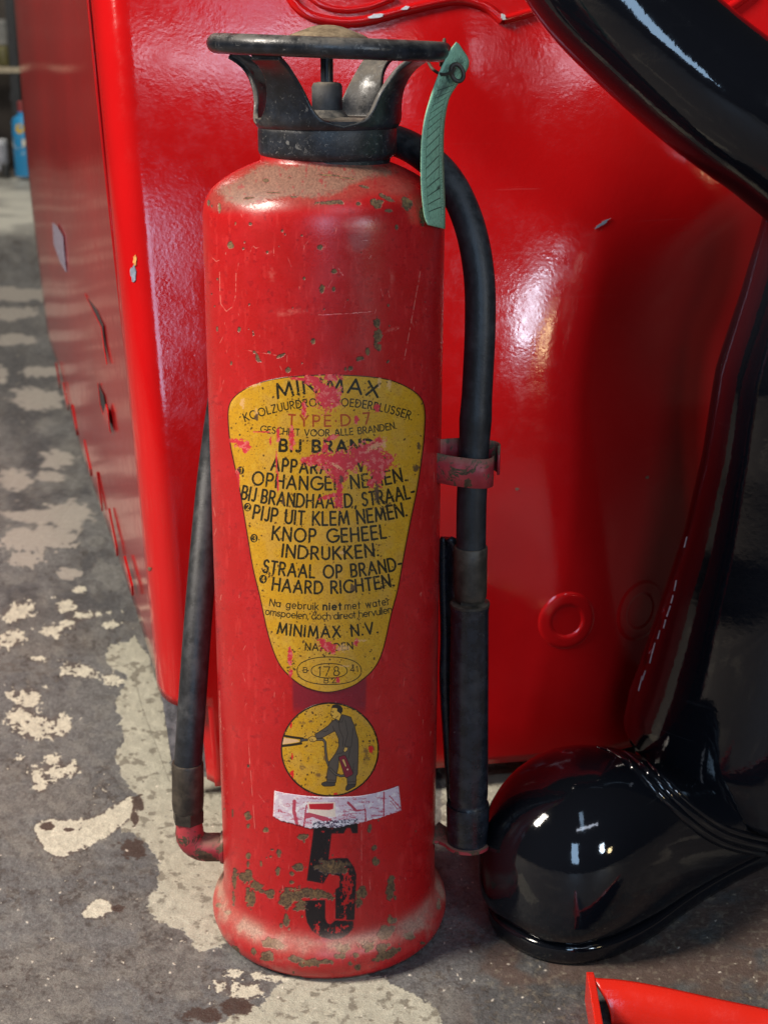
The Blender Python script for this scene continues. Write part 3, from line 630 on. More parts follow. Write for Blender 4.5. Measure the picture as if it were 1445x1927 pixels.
G['G'] = (.88, [arcp(.5, .5, .5, .5, 48, 350, 16) + [(.98, .46), (.58, .46)]])
G['H'] = (.62, [[(0, 0), (0, 1)], [(.62, 0), (.62, 1)], [(0, .52), (.62, .52)]])
G['I'] = (.02, [[(0, 0), (0, 1)]])
G['J'] = (.30, [[(.30, 1), (.30, .18)] + arcp(.15, .18, .15, .18, 0, -140, 6)])
G['K'] = (.58, [[(0, 0), (0, 1)], [(.54, 1), (.02, .42)], [(.16, .56), (.58, 0)]])
G['L'] = (.42, [[(0, 1), (0, 0), (.42, 0)]])
G['M'] = (.86, [[(0, 0), (.12, 1), (.43, .12), (.74, 1), (.86, 0)]])
G['N'] = (.64, [[(0, 0), (0, 1), (.64, 0), (.64, 1)]])
G['O'] = (.92, [arcp(.46, .5, .46, .5, 0, 360, 20)])
G['P'] = (.50, [[(0, 0), (0, 1), (.26, 1)] + arcp(.26, .73, .24, .27, 90, -90, 8) + [(0, .46)]])
G['R'] = (.54, [[(0, 0), (0, 1), (.26, 1)] + arcp(.26, .74, .23, .26, 90, -90, 8) + [(0, .48)], [(.22, .48), (.54, 0)]])
G['S'] = (.48, [arcp(.25, .76, .21, .24, 30, 240, 9) + [(.25, .53)] + arcp(.24, .26, .24, .26, 70, -150, 9)])
G['T'] = (.52, [[(0, 1), (.52, 1)], [(.26, 1), (.26, 0)]])
G['U'] = (.56, [[(0, 1), (0, .28)] + arcp(.28, .28, .28, .28, 180, 360, 10) + [(.56, 1)]])
G['V'] = (.70, [[(0, 1), (.35, 0), (.70, 1)]])
G['X'] = (.64, [[(0, 0), (.62, 1)], [(.02, 1), (.64, 0)]])
G['Y'] = (.62, [[(0, 1), (.31, .5), (.62, 1)], [(.31, .5), (.31, 0)]])
G['Z'] = (.56, [[(.02, 1), (.55, 1), (0, 0), (.56, 0)]])
G['1'] = (.16, [[(0, .82), (.14, 1), (.14, 0)]])
G['2'] = (.48, [arcp(.24, .74, .22, .26, 160, -30, 9) + [(0, 0), (.48, 0)]])
G['3'] = (.46, [arcp(.22, .75, .2, .25, 150, -80, 9), arcp(.22, .27, .24, .27, 85, -150, 9)])
G['4'] = (.52, [[(.38, 0), (.38, 1), (0, .28), (.52, .28)]])
G['7'] = (.48, [[(0, 1), (.48, 1), (.16, 0)]])
G['8'] = (.46, [arcp(.23, .76, .18, .24, 0, 360, 14), arcp(.23, .26, .23, .26, 0, 360, 14)])
G['.'] = (.02, [[(0, .02), (.02, .02)]]); G['-'] = (.26, [[(0, .42), (.26, .42)]]); G[','] = (.06, [[(.06, .04), (0, -.16)]]); G['!'] = (.02, [[(0, 1), (0, .3)], [(0, .03), (.01, .03)]]); G['·'] = (.02, [[(0, .45), (.02, .45)]])
XH = .66
def lc(o, ext_=()): return o
_bowl = lambda: arcp(.26, .33, .26, .33, 0, 360, 14)
G['a'] = (.54, [arcp(.26, .33, .26, .33, 0, 360, 14), [(.53, XH), (.53, 0)]]); G['b'] = (.54, [[(.01, 1), (.01, 0)], arcp(.28, .33, .26, .33, 0, 360, 14)])
G['c'] = (.44, [arcp(.28, .33, .27, .33, 50, 310, 12)]); G['d'] = (.54, [arcp(.26, .33, .26, .33, 0, 360, 14), [(.53, 1), (.53, 0)]])
G['e'] = (.52, [[(.02, .34), (.52, .34)] + arcp(.26, .33, .26, .33, 5, 310, 14)]); G['g'] = (.54, [_bowl(), [(.53, XH), (.53, -.1)] + arcp(.28, -.1, .25, .2, 0, -150, 8)])
G['h'] = (.46, [[(0, 1), (0, 0)], arcp(.23, .42, .23, .24, 180, 0, 8) + [(.46, 0)]]); G['i'] = (.02, [[(0, XH), (0, 0)], [(0, .92), (.01, .92)]]); G['k'] = (.42, [[(0, 1), (0, 0)], [(.38, XH), (0, .25)], [(.12, .36), (.42, 0)]])
G['l'] = (.02, [[(0, 1), (0, 0)]]); G['m'] = (.76, [[(0, XH), (0, 0)], arcp(.19, .44, .19, .22, 180, 0, 8) + [(.38, 0)], arcp(.57, .44, .19, .22, 180, 0, 8) + [(.76, 0)]]); G['n'] = (.44, [[(0, XH), (0, 0)], arcp(.22, .43, .22, .23, 180, 0, 8) + [(.44, 0)]])
G['o'] = (.52, [_bowl()]); G['p'] = (.54, [[(.01, XH), (.01, -.32)], arcp(.28, .33, .26, .33, 0, 360, 14)]); G['r'] = (.26, [[(0, XH), (0, 0)], arcp(.2, .42, .2, .24, 180, 70, 5)])
G['s'] = (.36, [arcp(.18, .49, .15, .17, 30, 230, 7) + arcp(.17, .17, .17, .17, 70, -150, 7)]); G['t'] = (.28, [[(.13, .92), (.13, 0)], [(0, XH), (.28, XH)]]); G['u'] = (.44, [[(0, XH), (0, .22)] + arcp(.22, .22, .22, .22, 180, 360, 8) + [(.44, XH)], [(.44, .3), (.44, 0)]])
G['v'] = (.44, [[(0, XH), (.22, 0), (.44, XH)]]); G['w'] = (.70, [[(0, XH), (.18, 0), (.35, XH), (.52, 0), (.70, XH)]])
def cxw(y): return 610+.0084*(y-450), (452-.0487*(y-450))/2
def write(C, m, text, x0, y0, x1, y1, ym, cap, wt, track=.20, space=.42):
    """text along a gentle curve from (x0,y0) to (x1,y1), mid height ym; spacing follows the arc of the drum"""
    adv = []; X = 0
    for i, chh in enumerate(text):
        if chh == ' ': X += space; adv.append(None); continue
        adv.append(X); X += G[chh][0] + track
    X -= track; c, hw = cxw(ym); a0 = math.asin((x0-c)/hw); a1 = math.asin((x1-c)/hw)
    def pos(gx, gy):
        t = gx/X; a = a0 + (a1-a0)*t; x = .25*(c + hw*math.sin(a)) + .75*(x0 + (x1-x0)*t); tt = (x-x0)/(x1-x0)
        b = y0*(1-tt)*(1-2*tt) + ym*4*tt*(1-tt) + y1*tt*(2*tt-1)
        sl = (y0*(4*tt-3) + ym*(4-8*tt) + y1*(4*tt-1))/(x1-x0)
        return x + sl*gy*cap*.9, b - gy*cap
    for i, chh in enumerate(text):
        if adv[i] is None: continue
        bold = 1.0
        for st in G[chh][1]: C.stroke(m, [pos(adv[i]+x, y) for x, y in st], wt)
LAB = [(430, 795), (431, 766), (441, 747), (464, 730), (495.5, 717.5), (527, 710.7), (565, 706.5), (612, 704.5), (670, 706), (718, 711), (750, 720), (779, 736), (795, 754), (799.5, 776), (799.5, 795), (796, 843), (785, 919), (772, 983), (760, 1046), (748.6, 1109.6), (736, 1157), (721.5, 1221), (705.6, 1256), (680, 1281), (654.7, 1295), (616.5, 1303), (578, 1295), (549.6, 1277), (524, 1247), (505, 1195), (489, 1122), (476, 1068), (464, 996), (451, 919), (435, 843)]
def smooth_closed(P, n=5):
    P = [Vector((x, y, 0)) for x, y in P]; N = len(P); out = []
    for i in range(N):
        a, b, c, d = P[i-1], P[i], P[(i+1) % N], P[(i+2) % N]
        for k in range(n):
            t = k/n; q = .5*((2*b) + (c-a)*t + (2*a-5*b+4*c-d)*t*t + (3*b-a-3*c+d)*t**3); out.append((q.x, q.y))
    return out
LABS = smooth_closed(LAB, 4)
def yellow_base(C, seed):
    h, w_ = C.h, C.w; n1 = vnoise(h, w_, 90, seed, 5); n2 = vnoise(h, w_, 7*C.sc/3, seed+1, 3); n3 = vnoise(h, w_, 24, seed+2, 4)
    img = np.zeros((h, w_, 3), np.float32)+np.array((198, 146, 30), np.float32)/255
    img = mixc(img, (196, 148, 56), sm(.42, .66, n1)*.8); img = mixc(img, (208, 164, 52), sm(.60, .72, n3)*.5); img = mixc(img, (150, 104, 34), sm(.60, .72, n2)*.45)
    return img, n1, n2, n3
def specks(C, img, seed, cnt, rmax=2.2):
    rng = np.random.RandomState(seed); m = C.zeros(); x1 = C.x0+C.w/C.sc; y1 = C.y0+C.h/C.sc
    cl = [(rng.uniform(C.x0, x1), rng.uniform(C.y0, y1)) for _ in range(26)]
    for k in range(cnt):
        if k % 2: c = cl[rng.randint(len(cl))]; x, y = c[0]+rng.normal(0, 10), c[1]+rng.normal(0, 10)
        else: x, y = rng.uniform(C.x0, x1), rng.uniform(C.y0, y1)
        r = .5 + rmax*rng.rand()**3; C.blob(m, x, y, r, r*rng.uniform(.7, 1.8), rng.uniform(0, 180))
    return mixc(img, (72, 50, 26), sm(.35, .65, m)*.85)
def paint_label():
    C = Canvas(420, 696, 812, 1312, 3.0); img, n1, n2, n3 = yellow_base(C, 51); img = specks(C, img, 52, 1500, 1.5)
    h, w_ = C.h, C.w; ink = C.zeros(); red = C.zeros(); inv = C.zeros()
    W = lambda *a, **k: write(C, ink, *a, **k)
    W("MINIMAX", 524, 749, 710, 747, 737, 25.5, 4.5, track=.30)
    W("KOOLZUURDROOGPOEDERBLUSSER.", 463, 793, 773, 790, 763, 14, 2.2, track=.30)
    write(C, red, "TYPE·D-7", 543, 800, 696, 796.5, 801.5, 20, 3.4, track=.42)
    W("GESCHIKT VOOR ALLE BRANDEN.", 491, 812.5, 745, 806, 820, 12, 1.9, track=.24, space=.6)
    W("BIJ BRAND!", 527, 848, 712, 847, 850, 21, 5.0, track=.34, space=.6)
    W("APPARAAT VAN", 511, 884, 726, 880, 890, 23, 4.0, track=.32, space=.5)
    W("OPHANGER NEMEN.", 475, 910.6, 763, 904, 921, 24, 3.9, track=.30, space=.5)
    W("BIJ BRANDHAARD, STRAAL-", 455, 938, 780, 935, 955, 24, 3.9, track=.28, space=.42)
    W("PIJP UIT KLEM NEMEN.", 477, 975, 764.5, 970, 987.6, 24.5, 4.0, track=.28, space=.5)
    W("KNOP GEHEEL", 513, 1014.7, 726, 1011.5, 1020, 24.5, 4.0, track=.32, space=.65)
    W("INDRUKKEN.", 531.5, 1047, 711, 1045, 1052, 23, 4.0, track=.30)
    W("STRAAL OP BRAND-", 495, 1076, 755.6, 1070, 1086.7, 23, 3.9, track=.30, space=.6)
    W("HAARD RICHTEN.", 513, 1109.6, 740.6, 1102, 1116, 22.5, 3.9, track=.30, space=.5)
    W("Na gebruik", 508, 1139.5, 599, 1147, 1144.6, 13, 1.8, track=.26, space=.55); W("niet", 608.5, 1147, 642, 1146.8, 1147.1, 13, 3.0, track=.34); W("met water", 649.5, 1146.4, 732.7, 1136.6, 1143, 13, 1.8, track=.26, space=.55)
    W("omspoelen, doch direct hervullen", 500, 1155.7, 737, 1152, 1165, 12.5, 1.75, track=.15, space=.3)
    W("MINIMAX N.V.", 522.6, 1191.5, 710, 1190, 1198.7, 20, 3.5, track=.34, space=.75)
    W("NAARDEN", 575, 1222.6, 663.6, 1221, 1223.8, 13, 2.3, track=.30)
    W("B", 571.5, 1265, 578.5, 1265, 1265, 9.5, 1.4); W("178", 599, 1271, 639, 1270.5, 1271.5, 17, 1.7, track=.3); W("41", 659, 1264, 673, 1263.5, 1264, 10, 1.4, track=.24); W("B.Z.", 610, 1284.5, 637, 1284, 1285, 9, 1.3)
    for rx, ry in ((60, 26), (33.5, 13.6)):
        cy = 1261.8; C.stroke(ink, [(619.6+rx*math.copysign(abs(math.cos(a))**.9, math.cos(a)), cy+ry*math.copysign(abs(math.sin(a))**.9, math.sin(a))) for a in [2*math.pi*k/60 for k in range(61)]], 1.5)
    for nm, x, y, r in (("1", 454, 885, 7.2), ("2", 467, 954, 7.6), ("3", 479, 1012.5, 7.6), ("4", 496, 1089.5, 7.8)):
        C.poly(ink, [(x+r*.93*math.cos(2*math.pi*k/28), y+r*1.06*math.sin(2*math.pi*k/28)) for k in range(28)]); t = C.zeros()
        wdt = {"1": 2.2, "2": 5.5, "3": 5.2, "4": 6.2}[nm]; write(C, t, nm, x-wdt/2, y+5, x+wdt/2, y+5.4, y+5.2, 10.2, 1.7); ink = ink*(1-t)
    keep = sm(.20, .27, n2 + .12*(n1-.5))                                 # ink worn through in specks
    img = mixc(img, (28, 27, 18), ink*keep*.96); img = mixc(img, (150, 50, 28), red*keep*.85)
    bl = C.zeros(); C.stroke(bl, LABS+LABS[:1], 3.6); img = mixc(img, (30, 18, 16), bl*.95)
    outl = C.zeros(); C.stroke(outl, LABS+LABS[:1], 1.6); img = mixc(img, (140, 30, 30), outl*.5)
    # red paint spilled over the sign
    sp = C.zeros(); q = lambda L: conv(L, 400, 690, 3.1413)
    for p in q([(680, 180, 72, 74), (640, 120, 60, 30, 30), (590, 80, 60, 28, 10), (520, 72, 60, 10, 5), (700, 60, 60, 22), (380, 560, 5, 60), (388, 690, 5, 70), (470, 420, 16, 60), (390, 400, 9, 40), (180, 460, 50, 22, 20), (195, 490, 18, 22), (130, 440, 30, 14), (150, 680, 16, 60), (620, 545, 90, 30, -10), (760, 560, 120, 60), (900, 520, 110, 60, -8), (980, 560, 80, 70), (740, 630, 50, 60), (970, 650, 34, 60), (750, 740, 20, 60), (690, 765, 60, 12, -15), (745, 800, 26, 36), (900, 480, 120, 20, -20), (985, 440, 30, 24), (700, 420, 40, 14, -20), (665, 480, 18, 30), (935, 690, 24, 30), (540, 250, 12, 50), (850, 310, 12, 20), (968, 240, 18, 24), (300, 385, 60, 4), (345, 440, 6, 24)]) + conv([(460, 640, 12, 48), (463, 745, 10, 35), (650, 560, 28, 18, 30), (690, 590, 55, 26, 15), (740, 780, 14, 16), (850, 560, 12, 18)], 400, 1030, 3.1413): C.blob(sp, *p)
    nn = vnoise(h, w_, 16, 57, 4); spm = sm(.46, .52, sp*1.08 + .75*(n2-.5) + .7*(nn-.5))
    scol = np.zeros_like(img)+np.array((198, 46, 58), np.float32)/255; scol = mixc(scol, (216, 126, 112), sm(.55, .7, nn)*.7); img = img*(1-spm[..., None]) + scol*spm[..., None]
    pk = C.zeros()
    for p in q([(985, 70, 12, 70), (1040, 100, 16, 40), (240, 110, 60, 12, -12), (180, 210, 16, 36), (260, 270, 14, 26), (960, 470, 60, 20, -30), (740, 590, 40, 12, 30), (1010, 450, 20, 40)]) + conv([(770, 595, 50, 26), (880, 550, 40, 8), (780, 700, 50, 6), (760, 1060-1030+0, 20, 10)], 400, 1030, 3.1413): C.blob(pk, *p)
    img = mixc(img, (218, 170, 120), sm(.5, .7, pk + .9*(n2-.5))*.75)
    dk = C.zeros()
    for p in q([(968, 745, 18, 60), (262, 298, 15, 20), (760, 665, 14, 24), (420, 790, 10, 26), (1200, 600, 22, 24), (1215, 465, 10, 30)]) + conv([(830, 238, 22, 22)], 400, 1030, 3.1413): C.blob(dk, *p)
    img = mixc(img, (84, 62, 46), sm(.45, .65, dk + .7*(n2-.5))*.85)
    film = 1 - .25*spm; return C, img, film
def paint_roundel():
    C = Canvas(514, 1312, 730, 1508, 4.0); img, n1, n2, n3 = yellow_base(C, 61); img = specks(C, img, 62, 520, 1.6); q = lambda L: cpts(L, 480, 1310, 6.0208); k = 1/6.0208
    def fill(L, col, out=0, oc=(34, 28, 24)):
        global _t
        m = C.zeros(); C.poly(m, q(L)); nonlocal_img[0] = mixc(nonlocal_img[0], col, blur(m, 1))
        if out: line(L+L[:1], out, oc)
    def line(L, wd, col=(34, 28, 24)):
        m = C.zeros(); C.stroke(m, q(L), wd*k); nonlocal_img[0] = mixc(nonlocal_img[0], col, m*.95)
    nonlocal_img = [img]; grey = (84, 74, 66)
    fill([(305, 465), (480, 490), (512, 512), (400, 532), (303, 545)], (214, 172, 128))
    line([(302, 440), (420, 462), (545, 478)], 26); line([(296, 562), (400, 552), (525, 532)], 28); line([(252, 428), (320, 444)], 16)
    fill([(520, 480), (600, 480), (600, 500), (512, 515)], (70, 66, 62), 6)
    line([(690, 488), (770, 488), (795, 520), (800, 620), (815, 730), (850, 820), (910, 880), (970, 902), (1025, 895)], 30); line([(690, 488), (770, 488), (795, 520), (800, 620), (815, 730), (850, 820), (910, 880), (970, 902), (1025, 895)], 16, (92, 84, 74))
    fill([(815, 965), (905, 975), (905, 1010), (860, 1018), (780, 1018), (755, 1000), (760, 980), (800, 965)], (62, 56, 52), 7); fill([(1045, 1000), (1140, 995), (1130, 1020), (1085, 1045), (1045, 1068), (1025, 1060), (1030, 1025)], (62, 56, 52), 7)
    fill([(905, 262), (930, 255), (955, 285), (985, 205), (1040, 220), (1085, 235), (1100, 280), (1125, 330), (1140, 400), (1165, 480), (1170, 560), (1165, 700), (1160, 880), (1145, 900), (1140, 995), (1045, 1000), (1040, 900), (1060, 850), (1020, 700), (950, 680), (945, 790), (930, 860), (915, 975), (815, 970), (815, 880), (840, 740), (880, 690), (920, 630), (950, 560), (945, 480), (905, 390), (760, 470), (690, 475), (680, 430), (760, 380), (830, 330), (870, 285)], grey, 7)
    line([(850, 820), (910, 880), (970, 902), (1025, 895)], 30); line([(850, 820), (910, 880), (970, 902), (1025, 895)], 16, (92, 84, 74))
    fill([(870, 125), (935, 130), (940, 170), (965, 190), (975, 215), (950, 278), (915, 255), (880, 248), (872, 232), (876, 222), (866, 212), (868, 200), (852, 193), (865, 160)], (208, 160, 62), 5)
    fill([(868, 130), (880, 100), (920, 92), (965, 105), (990, 135), (990, 170), (970, 192), (950, 180), (930, 165), (935, 135), (905, 128)], (40, 34, 32), 4)
    for L in ([(868, 172), (892, 166)], [(874, 181), (890, 179)], [(872, 218), (886, 214)], [(915, 245), (940, 220)], [(945, 285), (958, 380), (1000, 470), (992, 570)], [(1020, 270), (1050, 420), (1015, 560)], [(1075, 580), (1060, 700)], [(1115, 760), (1110, 870)], [(905, 265), (935, 292), (985, 290), (1000, 230)], [(1110, 360), (1090, 560), (1075, 580)], [(760, 390), (800, 400), (830, 380)], [(1015, 560), (1075, 575)], [(815, 945), (915, 950)], [(1045, 970), (1140, 965)], [(900, 400), (880, 340)], [(920, 655), (985, 640), (1000, 620)]): line(L, 5.5)
    fill([(608, 472), (650, 448), (690, 462), (705, 490), (670, 515), (630, 510)], (200, 156, 70), 6); line([(630, 480), (660, 490)], 5); line([(640, 500), (668, 505)], 4)
    fill([(1015, 575), (1050, 580), (1045, 610), (1015, 635), (1000, 615)], (204, 160, 80), 5)
    fill([(945, 690), (1000, 665), (1025, 672), (1110, 870), (1100, 890), (1030, 925), (1010, 890)], (122, 32, 48), 6); fill([(980, 715), (1010, 710), (1037, 790), (1022, 802)], (204, 160, 96), 4)
    m = C.zeros(); C.blob(m, *q([(1047, 828)])[0], 1.9, 1.9); nonlocal_img[0] = mixc(nonlocal_img[0], (214, 170, 140), sm(.4, .6, m))
    img = nonlocal_img[0]; nn = vnoise(C.h, C.w, 12, 64, 4)
    d = C.zeros()
    for p in conv([(1260, 690, 50, 95), (1250, 620, 40, 40), (540, 800, 50, 45), (610, 700, 16, 34), (540, 300, 70, 20), (640, 280, 40, 20), (790, 700, 26, 60), (720, 890, 50, 40), (1330, 590, 30, 60)], 480, 1310, 6.0208): C.blob(d, *p)
    img = mixc(img, (92, 66, 52), sm(.5, .95, d + .9*(nn-.5))*.65)
    r_ = C.zeros()
    for p in conv([(410, 310, 16, 60), (424, 685, 12, 38), (420, 870, 26, 32), (426, 925, 15, 40), (910, 1105, 22, 16), (1310, 600, 30, 40)], 480, 1310, 6.0208): C.blob(r_, *p)
    img = mixc(img, (208, 36, 34), sm(.48, .56, r_ + .5*(nn-.5)))
    ring = C.zeros(); C.stroke(ring, [(620.9+90.6*math.cos(2*math.pi*t/90), 1410+87.4*math.sin(2*math.pi*t/90)) for t in range(91)], 3.2); img = mixc(img, (28, 16, 16), ring*sm(.22, .3, n2)*.95)
    return C, img, np.ones((C.h, C.w), np.float32)
TPX = lambda L: cpts(L, 480, 1300, 4.0133)
def paint_tape():
    C = Canvas(508, 1474, 762, 1566, 4.0); h, w_ = C.h, C.w
    n = vnoise(h, w_, 26, 71, 5, 1.6); n2 = vnoise(h, w_, 7, 72, 4, .8); st = vnoise(h, w_, 14, 73, 5, 5.0)
    img = np.zeros((h, w_, 3), np.float32)+np.array((206, 186, 198), np.float32)/255; img = mixc(img, (224, 214, 216), sm(.5, .68, n)); img = mixc(img, (172, 70, 92), sm(.55, .64, .6*st+.4*n2)*.7)
    m = C.zeros()
    for L, wd in (([(300, 830), (296, 900), (318, 1000)], 26), ([(970, 760), (968, 945)], 10), ([(760, 905), (832, 893), (832, 980)], 9), ([(395, 940), (440, 930), (560, 980)], 40), ([(700, 840), (760, 900)], 20), ([(1010, 790), (1090, 880)], 8), ([(1020, 830), (1070, 890)], 6), ([(390, 860), (370, 1020)], 12), ([(820, 850), (840, 980)], 5), ([(180, 900), (280, 935)], 5)): C.stroke(m, TPX(L), wd/4.0133)
    img = mixc(img, (172, 46, 66), sm(.45, .7, blur(m, 3)*1.15 + 1.5*(n2-.5) + .4*(st-.5))*.85)
    c = C.zeros(); C.poly(c, TPX([(398, 838), (605, 838), (608, 950), (520, 945), (405, 915)])); img = mixc(img, (226, 206, 190), c); c = C.zeros(); C.poly(c, TPX([(408, 852), (592, 846), (590, 888), (560, 896), (415, 890)])); img = mixc(img, (186, 24, 38), blur(c, 2))
    b = C.zeros(); C.poly(b, TPX([(440, 985), (775, 960), (775, 1060), (430, 1060)])); img = mixc(img, (46, 46, 66), sm(.40, .56, b*.55 + .9*(n2-.5))*b*.85)
    sw = vnoise(h, w_, 10, 76, 4, 1.2); img = mixc(img, (216, 212, 220), b*sm(.54, .60, sw))
    return C, img, np.full((h, w_), .7, np.float32)
def decal(name, painter, chains, lift, label, rough):
    """a thin sheet lying on the drum; chains = (left, right) edges from top to bottom, as (azimuth, height)"""
    C, img, film = painter
    Lc, Rc = chains; rows = []; uvr = []
    pts = [*Lc, *Rc]; a0 = min(p[0] for p in pts)-.01; a1 = max(p[0] for p in pts)+.01; z0 = min(p[1] for p in pts)-.001; z1 = max(p[1] for p in pts)+.001
    W_ = int((a1-a0)*RB/.00013); H_ = int((z1-z0)/.00013); A, Z = np.meshgrid(a0+(np.arange(W_)+.5)/W_*(a1-a0), z1-(np.arange(H_)+.5)/H_*(z1-z0))
    PX, PY = unwrap(A, Z, RB); im = image(name+"_print", C.sample(img, PX, PY), C.sample(film, PX, PY))
    M = 40; r = RB + lift
    for (la, lz), (ra, rz) in zip(Lc, Rc):
        row = []; ur = []
        for j in range(M+1):
            t = j/M; a = la+(ra-la)*t; z = lz+(rz-lz)*t; row.append((AX+r*math.sin(a), AY-r*math.cos(a), z)); ur.append(((a-a0)/(a1-a0), (z-z0)/(z1-z0)))
        rows.append(row); uvr.append(ur)
    m = image_mat(name+"_print", im, rough, .0003, .5, 900, .10)
    o = grid(name, rows, m, ext, uvr); recalc(o); solid(o, .00025, 0); tag(o, label); return o
def chain(pts, side, n):
    """edge height-by-height: azimuth as a function of height along one side of an outline"""
    P = [on_cyl(x, y) for x, y in pts]; P.sort(key=lambda p: -p[1]); zz = np.array([p[1] for p in P]); aa = np.array([p[0] for p in P]); return zz, aa
def outline_chains(O, n=90):
    it = min(range(len(O)), key=lambda i: on_cyl(*O[i])[1]*-1); ib = min(range(len(O)), key=lambda i: on_cyl(*O[i])[1]); N = len(O)
    c1 = [O[(it+k) % N] for k in range((ib-it) % N+1)]; c2 = [O[(it-k) % N] for k in range((it-ib) % N+1)]
    f = lambda c: (np.array([on_cyl(*p)[1] for p in c]), np.array([on_cyl(*p)[0] for p in c]))
    (z1, a1), (z2, a2) = f(c1), f(c2); zt_, zb = z1.max(), z1.min(); L = []; Q = []
    for k in range(n+1):
        u = .5-.5*math.cos(math.pi*k/n); z = zt_+(zb-zt_)*u; p = np.interp(-z, -z1, a1); q = np.interp(-z, -z2, a2); L.append((min(p, q), z)); Q.append((max(p, q), z))
    return L, Q
decal("instruction_label", paint_label(), outline_chains(LABS), .0003, "yellow shield-shaped instruction sign with black lettering", (.36, .7))
decal("picture_label", paint_roundel(), outline_chains([(620.9+91.8*math.cos(2*math.pi*t/72), 1410+88.6*math.sin(2*math.pi*t/72)) for t in range(72)]), .0003, "round yellow picture sign of a man spraying", (.36, .7))
def tape_chains():
    top = TPX([(150, 752), (300, 780), (450, 795), (620, 798), (800, 790), (960, 755), (1080, 715)]); bot = TPX([(140, 945), (200, 978), (290, 1000), (360, 1022), (440, 1042), (520, 1020), (600, 1035), (700, 1012), (770, 998), (840, 980), (960, 950), (1100, 900)])
    tp = np.array([on_cyl(*p) for p in top]); bp = np.array([on_cyl(*p) for p in bot]); L = []; Q = []; rng = np.random.RandomState(4)
    for k in range(81):
        u = k/80; a = tp[0, 0]+(tp[-1, 0]-tp[0, 0])*u; b = bp[0, 0]+(bp[-1, 0]-bp[0, 0])*u
        L.append((a, np.interp(a, tp[:, 0], tp[:, 1]))); Q.append((b, np.interp(b, bp[:, 0], bp[:, 1]) + rng.normal(0, .0003)))
    return L, Q
decal("tape_strip", paint_tape(), tape_chains(), .0005, "torn strip of white masking tape stuck above the black 5", (.5, .8))

# ---- head: collar, flared guard, grip ring, knob
NX = -.0378
revolve("collar", [(.030, .5690), (.0405, .5690), (.0420, .5702), (.0443, .5722), (.0452, .5745), (.0452, .5868), (.0449, .5890), (.0441, .5904), (.0425, .5910), (.030, .5910)], M_COLLAR, ext, NX, AY)
revolve("neck_ring", [(.030, .5625), (.0408, .5660), (.0412, .5705), (.030, .5705)], M_COLLAR, ext, NX, AY)
kz = 1/FPX*1.0
HT = [(234, 123, 45), (231, 127, 45), (227, 129.5, 45), (224, 131, 38.5), (220, 131.8, 34.5), (215, 132.5, 31), (206, 133.2, 27), (196, 134, 24), (184, 136, 21.5), (171, 139.5, 19), (158, 145, 16.5), (144, 153, 14), (132, 162, 12.3), (121, 173, 11.2), (112, 186, 10.4), (106, 197, 10), (102, 205, 10)]
def make_guard():
    V = []; F = []; M = 16
    kk = .0780/229
    for ci, c in enumerate((-30, 60, 150, 240)):
        base = len(V); n = len(HT)
        for i, (py, r, hw) in enumerate(HT):
            z = at(612, py, AY).z; rr = r*kk
            for j in range(M+1):
                q = (1 if py > 223 else .86); a = R(c + hw*q*(2*j/M-1)); V.append((NX + rr*math.sin(a), AY - rr*math.cos(a), z))
        for i in range(n-1):
            for j in range(M): a = base+i*(M+1)+j; F.append((a, a+1, a+M+2, a+M+1))
    o = mesh("hand_guard", V, F, M_GUARD, ext)
    bm = bmesh.new(); bm.from_mesh(o.data); bmesh.ops.remove_doubles(bm, verts=bm.verts, dist=1e-5); bmesh.ops.recalc_face_normals(bm, faces=bm.faces); bm.to_mesh(o.data); bm.free()
    solid(o, .0034, -1); b = o.modifiers.new("edge", 'BEVEL'); b.width = .0009; b.segments = 2; b.limit_method = 'ANGLE'; b.angle_limit = R(50)
make_guard()
rz_ = at(614, 89.5, AY).z; RCX = -.0358
def ring_pt(a, rad): return Vector((RCX + rad*math.sin(a), AY - rad*math.cos(a), rz_ - .0026*math.sin(a)*rad/.078))
tube("grip_ring", [ring_pt(2*math.pi*k/120, .0722) for k in range(120)], .0062, M_RING, ext, 24, closed=True)
revolve("valve_cap", [(0, .592), (.0465, .592), (.0465, .5945), (.014, .5955), (.0099, .600), (.0099, .6145), (.0088, .6165), (.006, .6172), (0, .6172)], M_INNER, ext, NX, AY, 48)
revolve("plunger_stem", [(0, .612), (.0041, .612), (.0041, .642), (0, .642)], M_GUARD, ext, NX, AY, 32)
revolve("push_knob", [(0, .6395), (.0245, .6395), (.0268, .6408), (.0272, .6428), (.0262, .6446), (.0232, .6462), (.0190, .6478), (.0145, .6494), (.0095, .6512), (.005, .6520), (0, .6522)], M_DUST, ext, NX, AY, 64)

